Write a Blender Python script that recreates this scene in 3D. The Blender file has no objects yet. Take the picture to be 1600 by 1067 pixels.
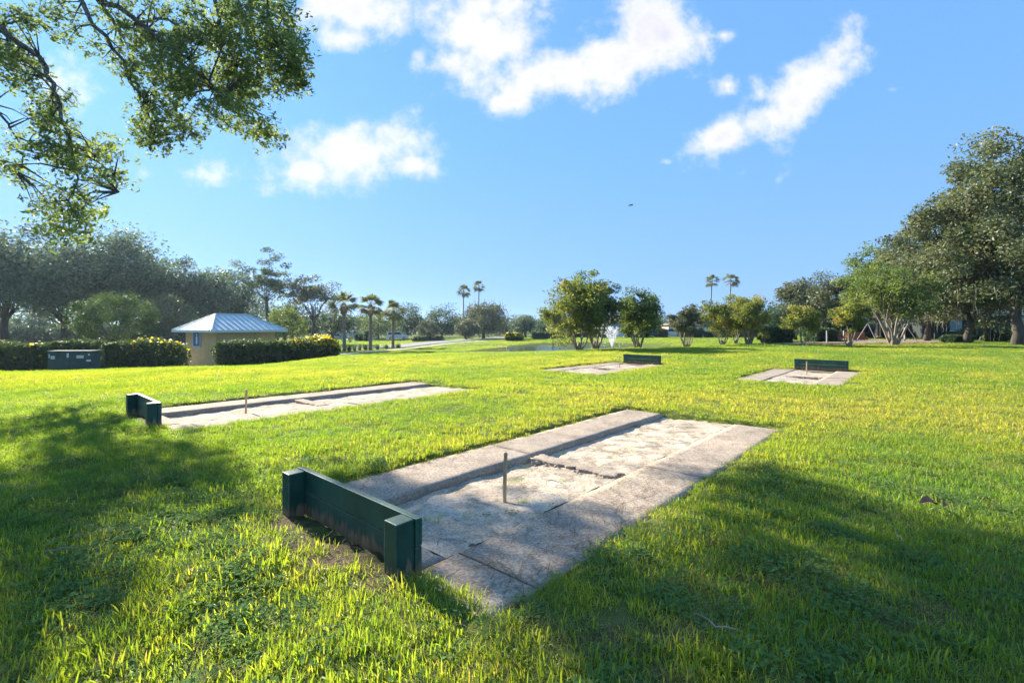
import bpy, bmesh, math, random
import numpy as np
from mathutils import Vector, Matrix

# ------------------------------------------------------------------ camera, sky, sun, exposure
SC = bpy.context.scene
COL = SC.collection
R = math.radians
rng = np.random.default_rng(7)
random.seed(7)
CAMH, F, HOR = 1.37, 750.0, 510.0          # camera height, focal length in photo pixels, horizon row

cam_d = bpy.data.cameras.new('camera')
cam_d.sensor_width = 36.0
cam_d.lens = F / 1600 * 36
cam_d.shift_y = (HOR - 533.5) / 1600
cam_d.clip_start = 0.05
cam_d.clip_end = 6000
cam = bpy.data.objects.new('camera', cam_d)
COL.objects.link(cam)
cam.location = (0, 0, CAMH)
cam.rotation_euler = (R(90), 0, 0)
SC.camera = cam

SUN = Vector((-0.945, 1.0, 0.70)).normalized()      # towards the sun
SUN_EL = math.asin(SUN.z)
SUN_AZ = math.atan2(SUN.x, SUN.y)                   # clockwise from +Y
sun_d = bpy.data.lights.new('sun', 'SUN')
sun_d.energy = 4.6
sun_d.angle = R(0.53)
sun_d.color = (1.0, 0.91, 0.76)
sun = bpy.data.objects.new('sun', sun_d)
COL.objects.link(sun)
sun.rotation_euler = SUN.to_track_quat('Z', 'Y').to_euler()

SC.view_settings.view_transform = 'Standard'
SC.view_settings.look = 'None'
SC.view_settings.gamma = 1.0
SC.view_settings.exposure = 1.6
SC.view_settings.use_curve_mapping = False
SC.cycles.max_bounces = 5
SC.cycles.diffuse_bounces = 2
SC.cycles.glossy_bounces = 2
SC.cycles.transmission_bounces = 4
SC.cycles.volume_bounces = 0
SC.cycles.transparent_max_bounces = 4
SC.cycles.use_adaptive_sampling = True
SC.cycles.adaptive_threshold = 0.02
SC.cycles.caustics_reflective = False
SC.cycles.caustics_refractive = False


def N(nt, typ, **kw):
    n = nt.nodes.new(typ)
    for k, v in kw.items():
        if k.startswith('i_'):
            key = k[2:]
            key = int(key) if key.isdigit() else key.replace('_', ' ')
            n.inputs[key].default_value = v
        else:
            setattr(n, k, v)
    return n


def c4(c):
    return (c[0], c[1], c[2], 1.0)


def ramp(nt, fac, stops):
    r = N(nt, 'ShaderNodeValToRGB')
    e = r.color_ramp.elements
    while len(e) < len(stops):
        e.new(0.5)
    for el, (p, c) in zip(e, stops):
        el.position = p
        el.color = c4(c)
    nt.links.new(fac, r.inputs[0])
    return r.outputs[0]


def px_dir(u, v):
    return Vector(((u - 800) / F, 1.0, (HOR - v) / F)).normalized()


def cloud_group(blobs):
    """density of the cumulus clouds over the flat cloud-sheet coordinates of the sky"""
    g = bpy.data.node_groups.new('cloud_density', 'ShaderNodeTree')
    g.interface.new_socket('Vector', in_out='INPUT', socket_type='NodeSocketVector')
    g.interface.new_socket('Density', in_out='OUTPUT', socket_type='NodeSocketFloat')
    g.interface.new_socket('Thickness', in_out='OUTPUT', socket_type='NodeSocketFloat')
    gi = g.nodes.new('NodeGroupInput')
    go = g.nodes.new('NodeGroupOutput')
    L = g.links.new
    last = None
    for (u, v, ru, rv, tilt, amp) in blobs:
        x0, y0 = (u - 800) / F, (HOR - v) / F
        mp = N(g, 'ShaderNodeMapping', vector_type='TEXTURE')
        mp.inputs['Location'].default_value = (x0, y0, 0)
        mp.inputs['Rotation'].default_value = (0, 0, R(tilt))
        mp.inputs['Scale'].default_value = (ru / F, rv / F, 1)
        L(gi.outputs[0], mp.inputs[0])
        ln = N(g, 'ShaderNodeVectorMath', operation='LENGTH')
        L(mp.outputs[0], ln.inputs[0])
        m = N(g, 'ShaderNodeMath', operation='MULTIPLY_ADD')
        m.inputs[1].default_value = -0.9
        m.inputs[2].default_value = amp
        L(ln.outputs['Value'], m.inputs[0])
        if last is None:
            last = m
        else:
            mx = N(g, 'ShaderNodeMath', operation='SMOOTH_MAX')
            mx.inputs[2].default_value = 0.2
            L(last.outputs[0], mx.inputs[0])
            L(m.outputs[0], mx.inputs[1])
            last = mx
    n1 = N(g, 'ShaderNodeTexNoise', i_Scale=8.0, i_Detail=10.0, i_Roughness=0.63)
    L(gi.outputs[0], n1.inputs['Vector'])
    s1 = N(g, 'ShaderNodeMath', operation='MULTIPLY_ADD')
    s1.inputs[1].default_value = 2.7
    s1.inputs[2].default_value = -1.27
    L(n1.outputs['Fac'], s1.inputs[0])
    cl = N(g, 'ShaderNodeMath', operation='MINIMUM', i_1=0.75)
    L(last.outputs[0], cl.inputs[0])
    ad = N(g, 'ShaderNodeMath', operation='ADD')
    L(cl.outputs[0], ad.inputs[0])
    L(s1.outputs[0], ad.inputs[1])
    mr = N(g, 'ShaderNodeMapRange', interpolation_type='SMOOTHSTEP')
    mr.inputs['From Min'].default_value = 0.0
    mr.inputs['From Max'].default_value = 0.85
    L(ad.outputs[0], mr.inputs['Value'])
    L(mr.outputs[0], go.inputs[0])
    L(ad.outputs[0], go.inputs[1])
    return g


world = bpy.data.worlds.new('World')
SC.world = world
world.use_nodes = True
wt = world.node_tree
wt.nodes.clear()
sky = N(wt, 'ShaderNodeTexSky', sky_type='NISHITA')
sky.sun_disc = False
sky.sun_elevation = SUN_EL
sky.sun_rotation = SUN_AZ
sky.altitude = 0
sky.air_density = 1.0
sky.dust_density = 0.6
sky.ozone_density = 3.0
tc = N(wt, 'ShaderNodeTexCoord')
nrm = N(wt, 'ShaderNodeVectorMath', operation='NORMALIZE')
wt.links.new(tc.outputs['Generated'], nrm.inputs[0])
sep = N(wt, 'ShaderNodeSeparateXYZ')
wt.links.new(nrm.outputs[0], sep.inputs[0])
# clear Florida blue, paler towards the horizon; the sky model sets how much brighter it is on the sun's side
blue = ramp(wt, sep.outputs[2], [(0.0, (1.32, 2.25, 4.0)), (0.12, (1.14, 2.2, 4.05)), (0.35, (0.92, 2.12, 4.2)), (1.0, (0.72, 1.75, 3.9))])
lum = N(wt, 'ShaderNodeRGBToBW')
wt.links.new(sky.outputs[0], lum.inputs[0])
ls = N(wt, 'ShaderNodeMath', operation='MULTIPLY', i_1=0.16)
wt.links.new(lum.outputs[0], ls.inputs[0])
pw_ = N(wt, 'ShaderNodeMath', operation='POWER', i_1=0.16)
wt.links.new(ls.outputs[0], pw_.inputs[0])
tint = N(wt, 'ShaderNodeVectorMath', operation='SCALE')
wt.links.new(blue, tint.inputs[0])
wt.links.new(pw_.outputs[0], tint.inputs['Scale'])
whf = N(wt, 'ShaderNodeMapRange', i_From_Min=14.0, i_From_Max=60.0, i_To_Min=0.0, i_To_Max=0.8)
wt.links.new(lum.outputs[0], whf.inputs[0])
skyc = N(wt, 'ShaderNodeMix', data_type='RGBA')
wt.links.new(whf.outputs[0], skyc.inputs[0])
wt.links.new(tint.outputs[0], skyc.inputs[6])
skyc.inputs[7].default_value = (6.0, 6.5, 7.2, 1)
bg = N(wt, 'ShaderNodeBackground', i_Strength=0.10)
wt.links.new(skyc.outputs[2], bg.inputs['Color'])
BLOBS = [  # photo column, row, half width, half height, tilt, strength
    (750, 60, 100, 75, 0, 1.0), (720, 95, 60, 45, 0, .95), (850, 120, 130, 48, 0, 1.0), (960, 95, 100, 55, 10, 1.0), (1020, 50, 85, 70, 25, 1.0), (800, 158, 60, 30, 0, .85),
    (655, 90, 30, 42, 0, .6), (1130, 55, 36, 22, 0, .38), (780, 5, 80, 50, 0, 1.0),
    (570, 10, 140, 52, -6, 1.0), (540, 62, 62, 32, 0, .8),
    (550, 240, 125, 56, 4, .98), (480, 268, 75, 45, 0, .88), (630, 256, 70, 32, -6, .72), (560, 200, 40, 30, 0, .6),
    (325, 275, 80, 46, 0, .64), (225, 270, 36, 24, 0, .4),
    (1262, 138, 110, 50, 42, 1.0), (1205, 185, 60, 45, 10, .9), (1120, 218, 80, 40, 22, .78),
    (1137, 135, 46, 34, 0, .33), (1188, 148, 30, 40, 0, .65),
    (1155, 270, 50, 28, 0, .42), (1215, 285, 44, 24, 60, .4), (1040, 252, 30, 18, 0, .4), (1395, 140, 24, 18, 0, .36),
    # the same kind of clouds goes on outside the picture
    (100, 130, 70, 90, 0, .7), (1800, 60, 180, 70, 10, .9), (2300, -200, 320, 120, 0, .9), (-500, 100, 220, 60, 0, .8),
    (300, -700, 300, 160, 0, .9), (1200, -900, 320, 200, 10, .9),
]
cg = cloud_group(BLOBS)
# the cloud sheet seen forward; the sky behind the camera carries a mirrored sheet
ay = N(wt, 'ShaderNodeMath', operation='ABSOLUTE')
wt.links.new(sep.outputs[1], ay.inputs[0])
am = N(wt, 'ShaderNodeMath', operation='MAXIMUM', i_1=0.05)
wt.links.new(ay.outputs[0], am.inputs[0])
dv = N(wt, 'ShaderNodeMath', operation='DIVIDE')
dz = N(wt, 'ShaderNodeMath', operation='DIVIDE')
wt.links.new(sep.outputs[0], dv.inputs[0])
wt.links.new(sep.outputs[2], dz.inputs[0])
wt.links.new(am.outputs[0], dv.inputs[1])
wt.links.new(am.outputs[0], dz.inputs[1])
cxy = N(wt, 'ShaderNodeCombineXYZ')
wt.links.new(dv.outputs[0], cxy.inputs[0])
wt.links.new(dz.outputs[0], cxy.inputs[1])
g1 = N(wt, 'ShaderNodeGroup')
g1.node_tree = cg
wt.links.new(cxy.outputs[0], g1.inputs[0])
sn = N(wt, 'ShaderNodeTexNoise', i_Scale=5.0, i_Detail=3.0)
wt.links.new(cxy.outputs[0], sn.inputs['Vector'])
sm = N(wt, 'ShaderNodeMath', operation='MULTIPLY')
wt.links.new(sn.outputs['Fac'], sm.inputs[0])
wt.links.new(g1.outputs['Thickness'], sm.inputs[1])
ccol = ramp(wt, sm.outputs[0], [(0.05, (0.375, 0.385, 0.41)), (0.20, (0.395, 0.388, 0.392)), (0.42, (0.38, 0.372, 0.382)), (0.80, (0.31, 0.31, 0.345))])
bgc = N(wt, 'ShaderNodeBackground', i_Strength=0.93)
wt.links.new(ccol, bgc.inputs['Color'])
mxs = N(wt, 'ShaderNodeMixShader')
cf = N(wt, 'ShaderNodeMath', operation='MULTIPLY')
cf.inputs[1].default_value = 0.93
wt.links.new(g1.outputs[0], cf.inputs[0])
wt.links.new(cf.outputs[0], mxs.inputs[0])
wt.links.new(bg.outputs[0], mxs.inputs[1])
wt.links.new(bgc.outputs[0], mxs.inputs[2])
wo = N(wt, 'ShaderNodeOutputWorld')
wt.links.new(mxs.outputs[0], wo.inputs[0])
world.cycles.sampling_method = 'MANUAL'
world.cycles.sample_map_resolution = 512

# ------------------------------------------------------------------ helpers


def tag(o, label=None, cat=None, group=None, kind=None):
    if label:
        o['label'] = label
    if cat:
        o['category'] = cat
    if group:
        o['group'] = group
    if kind:
        o['kind'] = kind
    return o


def link(o, parent=None):
    COL.objects.link(o)
    if parent is not None:
        o.parent = parent
    return o


def empty(name, loc=(0, 0, 0), rz=0.0):
    o = bpy.data.objects.new(name, None)
    o.empty_display_size = 0.3
    o.location = loc
    o.rotation_euler = (0, 0, rz)
    return link(o)


def mesh_np(name, V, Fq, mat=None, tintv=None, smooth=False):
    """mesh from arrays; Fq is an (n,3) or (n,4) index array"""
    V = np.asarray(V, dtype=np.float32)
    Fq = np.asarray(Fq, dtype=np.int32)
    me = bpy.data.meshes.new(name)
    nf, k = Fq.shape
    me.vertices.add(len(V))
    me.vertices.foreach_set('co', V.ravel())
    me.loops.add(nf * k)
    me.loops.foreach_set('vertex_index', Fq.ravel())
    me.polygons.add(nf)
    me.polygons.foreach_set('loop_start', np.arange(0, nf * k, k, dtype=np.int32))
    if smooth:
        me.polygons.foreach_set('use_smooth', np.ones(nf, dtype=bool))
    if tintv is not None:
        a = me.attributes.new('tint', 'FLOAT', 'POINT')
        a.data.foreach_set('value', np.asarray(tintv, dtype=np.float32))
    me.update(calc_edges=True)
    if mat:
        me.materials.append(mat)
    return me


class MB:
    """collects simple shapes into one mesh"""

    def __init__(self):
        self.v, self.f = [], []

    def add(self, vs, fs):
        o = len(self.v)
        self.v += [tuple(p) for p in vs]
        self.f += [tuple(i + o for i in q) for q in fs]
        return self

    def box(self, x0, x1, y0, y1, z0, z1):
        vs = [(x, y, z) for z in (z0, z1) for y in (y0, y1) for x in (x0, x1)]
        return self.add(vs, [(0, 2, 3, 1), (4, 5, 7, 6), (0, 1, 5, 4), (2, 6, 7, 3), (0, 4, 6, 2), (1, 3, 7, 5)])

    def tube(self, pts, rad, sides=6, cap=True):
        pts = [Vector(p) for p in pts]
        n = len(pts)
        if not hasattr(rad, '__len__'):
            rad = [rad] * n
        vs, fs = [], []
        ref = Vector((0.31, 0.17, 0.93)).normalized()
        for i, p in enumerate(pts):
            t = (pts[min(i + 1, n - 1)] - pts[max(i - 1, 0)]).normalized()
            a = t.cross(ref)
            if a.length < 1e-3:
                a = t.cross(Vector((1, 0, 0)))
            a.normalize()
            b = t.cross(a)
            for k in range(sides):
                w = 2 * math.pi * k / sides
                vs.append(p + (a * math.cos(w) + b * math.sin(w)) * rad[i])
        for i in range(n - 1):
            for k in range(sides):
                k2 = (k + 1) % sides
                fs.append((i * sides + k, i * sides + k2, (i + 1) * sides + k2, (i + 1) * sides + k))
        if cap:
            fs.append(tuple(range(sides - 1, -1, -1)))
            fs.append(tuple((n - 1) * sides + k for k in range(sides)))
        return self.add(vs, fs)

    def prism(self, prof, y0, y1):
        """profile in x,z extruded along y"""
        n = len(prof)
        vs = [(x, y0, z) for x, z in prof] + [(x, y1, z) for x, z in prof]
        fs = [tuple(range(n)), tuple(range(2 * n - 1, n - 1, -1))]
        fs += [(i, i + n, (i + 1) % n + n, (i + 1) % n) for i in range(n)]
        return self.add(vs, fs)

    def mesh(self, name, mat=None, smooth=False):
        me = bpy.data.meshes.new(name)
        me.from_pydata(self.v, [], self.f)
        if smooth:
            for p in me.polygons:
                p.use_smooth = True
        me.update()
        if mat:
            me.materials.append(mat)
        return me

    def build(self, name, mat=None, parent=None, smooth=False, bevel=0.0, loc=None):
        me = self.mesh(name, mat, smooth)
        if bevel:
            bm = bmesh.new()
            bm.from_mesh(me)
            bmesh.ops.recalc_face_normals(bm, faces=bm.faces)
            bmesh.ops.bevel(bm, geom=list(bm.edges), offset=bevel, segments=2, affect='EDGES', profile=0.6)
            bm.to_mesh(me)
            bm.free()
        else:
            bm = bmesh.new()
            bm.from_mesh(me)
            bmesh.ops.recalc_face_normals(bm, faces=bm.faces)
            bm.to_mesh(me)
            bm.free()
        o = bpy.data.objects.new(name, me)
        if loc is not None:
            o.location = loc
        return link(o, parent)


def obj(name, me, parent=None, loc=None):
    o = bpy.data.objects.new(name, me)
    if loc is not None:
        o.location = loc
    return link(o, parent)


# ------------------------------------------------------------------ materials


def new_mat(name):
    m = bpy.data.materials.new(name)
    m.use_nodes = True
    nt = m.node_tree
    nt.nodes.clear()
    out = N(nt, 'ShaderNodeOutputMaterial')
    return m, nt, out


def noise(nt, scale, detail=4.0, rough=0.55, coord='Object', dist=0.0, stretch=None):
    t = N(nt, 'ShaderNodeTexCoord')
    n = N(nt, 'ShaderNodeTexNoise', i_Scale=scale, i_Detail=detail, i_Roughness=rough, i_Distortion=dist)
    src = t.outputs[coord]
    if stretch:
        mp = N(nt, 'ShaderNodeMapping')
        mp.inputs['Scale'].default_value = stretch
        nt.links.new(src, mp.inputs[0])
        src = mp.outputs[0]
    nt.links.new(src, n.inputs['Vector'])
    return n.outputs['Fac']


def mixc(nt, fac, a, b, blend='MIX'):
    m = N(nt, 'ShaderNodeMix', data_type='RGBA', blend_type=blend)
    for sock, val in ((0, fac), (6, a), (7, b)):
        if hasattr(val, 'is_linked') or hasattr(val, 'links'):
            nt.links.new(val, m.inputs[sock])
        else:
            m.inputs[sock].default_value = val if sock == 0 else c4(val)
    return m.outputs[2]


def bump(nt, h, strength, dist):
    b = N(nt, 'ShaderNodeBump', i_Strength=strength, i_Distance=dist)
    nt.links.new(h, b.inputs['Height'])
    return b.outputs[0]


def plain(name, stops, scale=6.0, rough=0.7, metallic=0.0, bump_s=0.0, bump_d=0.01, detail=5.0, stretch=None, spec=0.5, bscale=None):
    """simple surface whose colour drifts with a noise"""
    m, nt, out = new_mat(name)
    p = N(nt, 'ShaderNodeBsdfPrincipled', i_Roughness=rough, i_Metallic=metallic)
    p.inputs['Specular IOR Level'].default_value = spec
    f = noise(nt, scale, detail, stretch=stretch)
    nt.links.new(ramp(nt, f, stops), p.inputs['Base Color'])
    if bump_s:
        nt.links.new(bump(nt, noise(nt, bscale or scale * 4, 6), bump_s, bump_d), p.inputs['Normal'])
    nt.links.new(p.outputs[0], out.inputs[0])
    return m


def leaf_mat(name, stops, transl=0.4, tcol=1.6, rough=0.45, spec=0.4, instancer=False, tshift=(1.15, 1.0, 0.45)):
    """leaf: reflecting front plus light let through; colour from the 'tint' attribute"""
    m, nt, out = new_mat(name)
    if instancer:
        at1 = N(nt, 'ShaderNodeAttribute', attribute_type='INSTANCER', attribute_name='tint')
        at2 = N(nt, 'ShaderNodeAttribute', attribute_type='GEOMETRY', attribute_name='tint')
        ad = N(nt, 'ShaderNodeMath', operation='ADD')
        nt.links.new(at1.outputs['Fac'], ad.inputs[0])
        nt.links.new(at2.outputs['Fac'], ad.inputs[1])
        fac = ad.outputs[0]
    else:
        at1 = N(nt, 'ShaderNodeAttribute', attribute_type='GEOMETRY', attribute_name='tint')
        fac = at1.outputs['Fac']
    col = ramp(nt, fac, stops)
    p = N(nt, 'ShaderNodeBsdfPrincipled', i_Roughness=rough)
    p.inputs['Specular IOR Level'].default_value = spec
    nt.links.new(col, p.inputs['Base Color'])
    tr = N(nt, 'ShaderNodeBsdfTranslucent')
    tc2 = mixc(nt, 1.0, col, tuple(tcol * s for s in tshift), 'MULTIPLY')
    nt.links.new(tc2, tr.inputs['Color'])
    mx = N(nt, 'ShaderNodeMixShader', i_0=transl)
    nt.links.new(p.outputs[0], mx.inputs[1])
    nt.links.new(tr.outputs[0], mx.inputs[2])
    nt.links.new(mx.outputs[0], out.inputs[0])
    return m


M = {}
GR = [(0.0, (0.045, 0.115, 0.05)), (0.35, (0.10, 0.19, 0.055)), (0.7, (0.18, 0.245, 0.05)), (0.9, (0.28, 0.295, 0.095)), (1.0, (0.36, 0.30, 0.15))]
M['grass'] = leaf_mat('grass_blade', GR, transl=0.58, tcol=2.3, rough=0.42, spec=0.45, instancer=True, tshift=(1.1, 1.0, 0.22))
M['straw'] = leaf_mat('dry_straw', [(0, (0.11, 0.07, 0.038)), (1, (0.27, 0.19, 0.10))], transl=0.15, tcol=1.0, rough=0.8, spec=0.1, instancer=True, tshift=(1, 1, 1))
M['clover'] = leaf_mat('low_weed_leaf', [(0, (0.06, 0.13, 0.05)), (1, (0.14, 0.24, 0.075))], transl=0.35, tcol=1.9, rough=0.9, spec=0.02, instancer=True)
M['oak_near'] = leaf_mat('overhanging_oak_leaf', [(0, (0.07, 0.105, 0.05)), (0.6, (0.135, 0.18, 0.07)), (1, (0.26, 0.28, 0.09))], transl=0.54, tcol=1.95, rough=0.5, spec=0.3, tshift=(1.0, 1.0, 0.5))
M['oak_left'] = leaf_mat('far_oak_leaf_blue_green', [(0, (0.06, 0.10, 0.065)), (0.6, (0.12, 0.18, 0.11)), (1, (0.22, 0.27, 0.17))], transl=0.42, tcol=1.3, rough=0.55, spec=0.4, tshift=(1, 1, .8))
M['oak_right'] = leaf_mat('live_oak_leaf_olive', [(0, (0.075, 0.105, 0.05)), (0.55, (0.135, 0.17, 0.085)), (1, (0.25, 0.265, 0.15))], transl=0.3, tcol=1.3, rough=0.55, spec=0.4, tshift=(1.08, 1.0, 0.6))
M['oak_grey'] = leaf_mat('grey_green_leaf', [(0, (0.075, 0.10, 0.065)), (0.6, (0.14, 0.17, 0.10)), (1, (0.25, 0.26, 0.17))], transl=0.28, tcol=1.3, rough=0.55, spec=0.35)
M['green_tree'] = leaf_mat('bright_green_leaf', [(0, (0.07, 0.12, 0.04)), (0.6, (0.14, 0.21, 0.06)), (1, (0.23, 0.30, 0.09))], transl=0.42, tcol=1.5, rough=0.55, spec=0.3)
M['dark_tree'] = leaf_mat('dark_green_leaf', [(0, (0.045, 0.085, 0.042)), (0.6, (0.09, 0.14, 0.065)), (1, (0.16, 0.21, 0.095))], transl=0.36, tcol=1.4, rough=0.55, spec=0.3, tshift=(1, 1, .6))
M['crape'] = leaf_mat('crape_myrtle_leaf', [(0, (0.10, 0.15, 0.04)), (0.5, (0.19, 0.24, 0.06)), (0.85, (0.29, 0.31, 0.09)), (1, (0.36, 0.24, 0.10))], transl=0.42, tcol=1.5, rough=0.55, spec=0.3)
M['hedge'] = leaf_mat('hedge_leaf', [(0, (0.04, 0.08, 0.033)), (0.6, (0.085, 0.14, 0.05)), (1, (0.16, 0.23, 0.07))], transl=0.34, tcol=1.4, rough=0.6, spec=0.25)
M['clipped'] = leaf_mat('clipped_tree_leaf', [(0, (0.035, 0.08, 0.028)), (0.6, (0.075, 0.145, 0.042)), (1, (0.14, 0.22, 0.065))], transl=0.3, tcol=1.4, rough=0.6, spec=0.2)
M['flower'] = leaf_mat('yellow_blossom', [(0, (0.70, 0.52, 0.02)), (1, (0.88, 0.72, 0.05))], transl=0.55, tcol=1.1, tshift=(1, 1, 0.6))
M['palm'] = leaf_mat('palm_frond', [(0, (0.09, 0.12, 0.05)), (1, (0.20, 0.23, 0.10))], transl=0.36, tcol=1.3, rough=0.7, spec=0.15)
M['moss'] = leaf_mat('hanging_moss', [(0, (0.13, 0.135, 0.11)), (1, (0.26, 0.26, 0.21))], transl=0.35, tcol=1.1, tshift=(1, 1, 0.9))
M['bark_oak'] = plain('oak_bark', [(0.25, (0.035, 0.028, 0.023)), (0.75, (0.14, 0.12, 0.10))], 5, 0.9, bump_s=0.8, bump_d=0.04, stretch=(1, 1, 0.25))
M['bark_pale'] = plain('pale_smooth_bark', [(0.25, (0.17, 0.13, 0.10)), (0.75, (0.38, 0.32, 0.25))], 5, 0.8, bump_s=0.4, bump_d=0.02, stretch=(1, 1, 0.3))
M['bark_palm'] = plain('palm_bark', [(0.25, (0.16, 0.125, 0.095)), (0.75, (0.30, 0.25, 0.19))], 6, 0.9, bump_s=0.6, bump_d=0.03, stretch=(0.4, 0.4, 2.0))
M['boot'] = plain('palm_boots', [(0.25, (0.16, 0.08, 0.04)), (0.75, (0.38, 0.21, 0.11))], 4, 0.9, bump_s=0.8, bump_d=0.05)

# ------------------------------------------------------------------ terrain
T_S = np.array([-1.3, -1.07, -0.6, -0.3, -0.05, 0.25, 0.5, 0.8, 1.3])
T_Z = [
    ([0, 13.5, 18, 25, 32, 50, 110, 400], [0, 0, -.36, -1.1, -1.3, -1.5, -1.7, -1.9]),
    ([0, 13.5, 18, 25, 32, 50, 110, 400], [0, 0, -.36, -1.1, -1.3, -1.5, -1.7, -1.9]),
    ([0, 15.5, 21, 25, 30, 50, 110, 400], [0, 0, -.40, -.88, -1.3, -1.5, -1.7, -1.9]),
    ([0, 22, 27, 35, 50, 60, 110, 400], [0, 0, -.25, -.9, -1.6, -1.7, -1.75, -1.9]),
    ([0, 23, 28, 35, 43, 75, 110, 400], [0, 0, -.16, -.8, -1.4, -1.2, -1.2, -1.6]),
    ([0, 27, 32, 40, 50, 75, 110, 400], [0, 0, -.1, -.7, -1.2, -1.1, -1.0, -1.6]),
    ([0, 33, 40, 50, 75, 110, 400], [0, 0, -.1, -.4, -.8, -1.0, -1.6]),
    ([0, 38, 45, 60, 110, 400], [0, 0, -.05, -.1, -.4, -1.6]),
    ([0, 38, 45, 60, 110, 400], [0, 0, -.05, -.1, -.4, -1.6]),
]
WATER = -1.42


def wx(u, Y):
    return (u - 800) / F * Y


POND = np.array([(wx(u, Y), Y) for u, Y in [(600, 45), (690, 49.5), (740, 53), (800, 62), (850, 73), (920, 75), (1000, 68),
                                             (1050, 58), (1050, 49), (900, 46), (760, 44)]])


def poly_sd(x, y, P):
    """signed distance to a polygon, negative inside"""
    x = np.asarray(x, float)
    y = np.asarray(y, float)
    d = np.full(x.shape, 1e9)
    ins = np.zeros(x.shape, bool)
    n = len(P)
    for i in range(n):
        ax, ay = P[i]
        bx, by = P[(i + 1) % n]
        ex, ey = bx - ax, by - ay
        t = np.clip(((x - ax) * ex + (y - ay) * ey) / (ex * ex + ey * ey), 0, 1)
        d = np.minimum(d, np.hypot(x - ax - t * ex, y - ay - t * ey))
        cnd = ((ay > y) != (by > y)) & (x < (bx - ax) * (y - ay) / (by - ay + 1e-12) + ax)
        ins ^= cnd
    return np.where(ins, -d, d)


_ph = rng.uniform(0, 6.28, (24, 2))
_kk = rng.normal(0, 1, (24, 2))


def vnoise(x, y, scale=1.0, seed=0):
    """cheap smooth noise, about -1..1"""
    r = np.random.default_rng(100 + seed)
    out = np.zeros(np.shape(x))
    for i in range(9):
        k = r.normal(0, 1, 2) * (1 + i * 0.35) * scale
        out = out + np.sin(x * k[0] + y * k[1] + r.uniform(0, 6.28)) / (1 + 0.25 * i)
    return out / 2.6


def ground_z(x, y):
    x = np.asarray(x, float)
    y = np.asarray(y, float)
    s = np.clip(x / np.maximum(y, 8.0), -1.3, 1.3)
    cols = np.stack([np.interp(y, a, b) for a, b in T_Z])
    i = np.clip(np.searchsorted(T_S, s) - 1, 0, len(T_S) - 2)
    t = (s - T_S[i]) / (T_S[i + 1] - T_S[i])
    t = t * t * (3 - 2 * t)
    z0 = np.take_along_axis(cols, i[None], 0)[0]
    z1 = np.take_along_axis(cols, (i + 1)[None], 0)[0]
    z = z0 * (1 - t) + z1 * t
    sd = poly_sd(x, y, POND)
    bank = WATER - 0.1 + sd * 0.45
    z = np.where(sd < 4, np.minimum(z, np.maximum(bank, WATER - 0.7)), z)
    return z


def gz(x, y):
    return float(ground_z(np.array([x]), np.array([y]))[0])


def at(u, v, Y):
    """world point seen at photo pixel u,v at depth Y"""
    return Vector((wx(u, Y), Y, CAMH - (v - HOR) / F * Y))


def on_ground(u, Y):
    x = wx(u, Y)
    return Vector((x, Y, gz(x, Y)))


# pits: (stake x, stake y, direction, length from the stake to the open end)
PITS = [(-0.064, 4.03, 48.0, 4.42), (-4.487, 8.09, 48.0, 4.42), (8.90, 14.50, 229.0, 3.60), (3.86, 17.20, 228.0, 3.60)]
YL0, YL1, YR0, YR1 = 0.60, 1.27, -0.47, -1.13       # left slab, right slab (local y)


def pit_local(x, y, k):
    px, py, a, L = PITS[k]
    a = R(a)
    dx, dy = np.asarray(x) - px, np.asarray(y) - py
    return dx * math.cos(a) + dy * math.sin(a), -dx * math.sin(a) + dy * math.cos(a)


def pit_sd(x, y, grow=0.0):
    """signed distance to the nearest pit rectangle"""
    d = np.full(np.shape(x), 1e9)
    for k, (px, py, a, L) in enumerate(PITS):
        lx, ly = pit_local(x, y, k)
        cx, hx = (L - 1.27) / 2, (L + 1.27) / 2
        cy, hy = (YL1 + YR1) / 2, (YL1 - YR1) / 2
        qx, qy = np.abs(lx - cx) - hx, np.abs(ly - cy) - hy
        o = np.hypot(np.maximum(qx, 0), np.maximum(qy, 0)) + np.minimum(np.maximum(qx, qy), 0)
        d = np.minimum(d, o)
    return d


BARE = [(3.1, 2.65, 0.55, 0.22, .35), (0.55, 2.12, 0.35, 0.15, .4), (-1.28, 3.06, 0.36, 0.13, 1), (-1.0, 2.82, 0.26, 0.13, 1), (-1.60, 3.34, 0.18, 0.14, 1), (-0.72, 2.60, 0.12, 0.14, .8),
        (2.0, 2.25, 0.4, 0.16, .3), (-5.1, 7.35, 0.3, 0.35, .6)]


def bare_amt(x, y):
    b = np.zeros(x.shape)
    for cx, cy, rx, ry, w in BARE:
        b = np.maximum(b, w * np.exp(-(((x - cx) / rx) ** 2 + ((y - cy) / ry) ** 2)))
    return np.clip(b * 1.25, 0, 1)


def axis(lo, f0, f1, hi, step, grow=1.13):
    a = list(np.arange(f0, f1, step))
    s = step
    p = a[-1]
    while p < hi:
        s *= grow
        p += s
        a.append(min(p, hi))
    s = step
    p = a[0]
    pre = []
    while p > lo:
        s *= grow
        p -= s
        pre.append(max(p, lo))
    return np.array(pre[::-1] + a)


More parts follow.
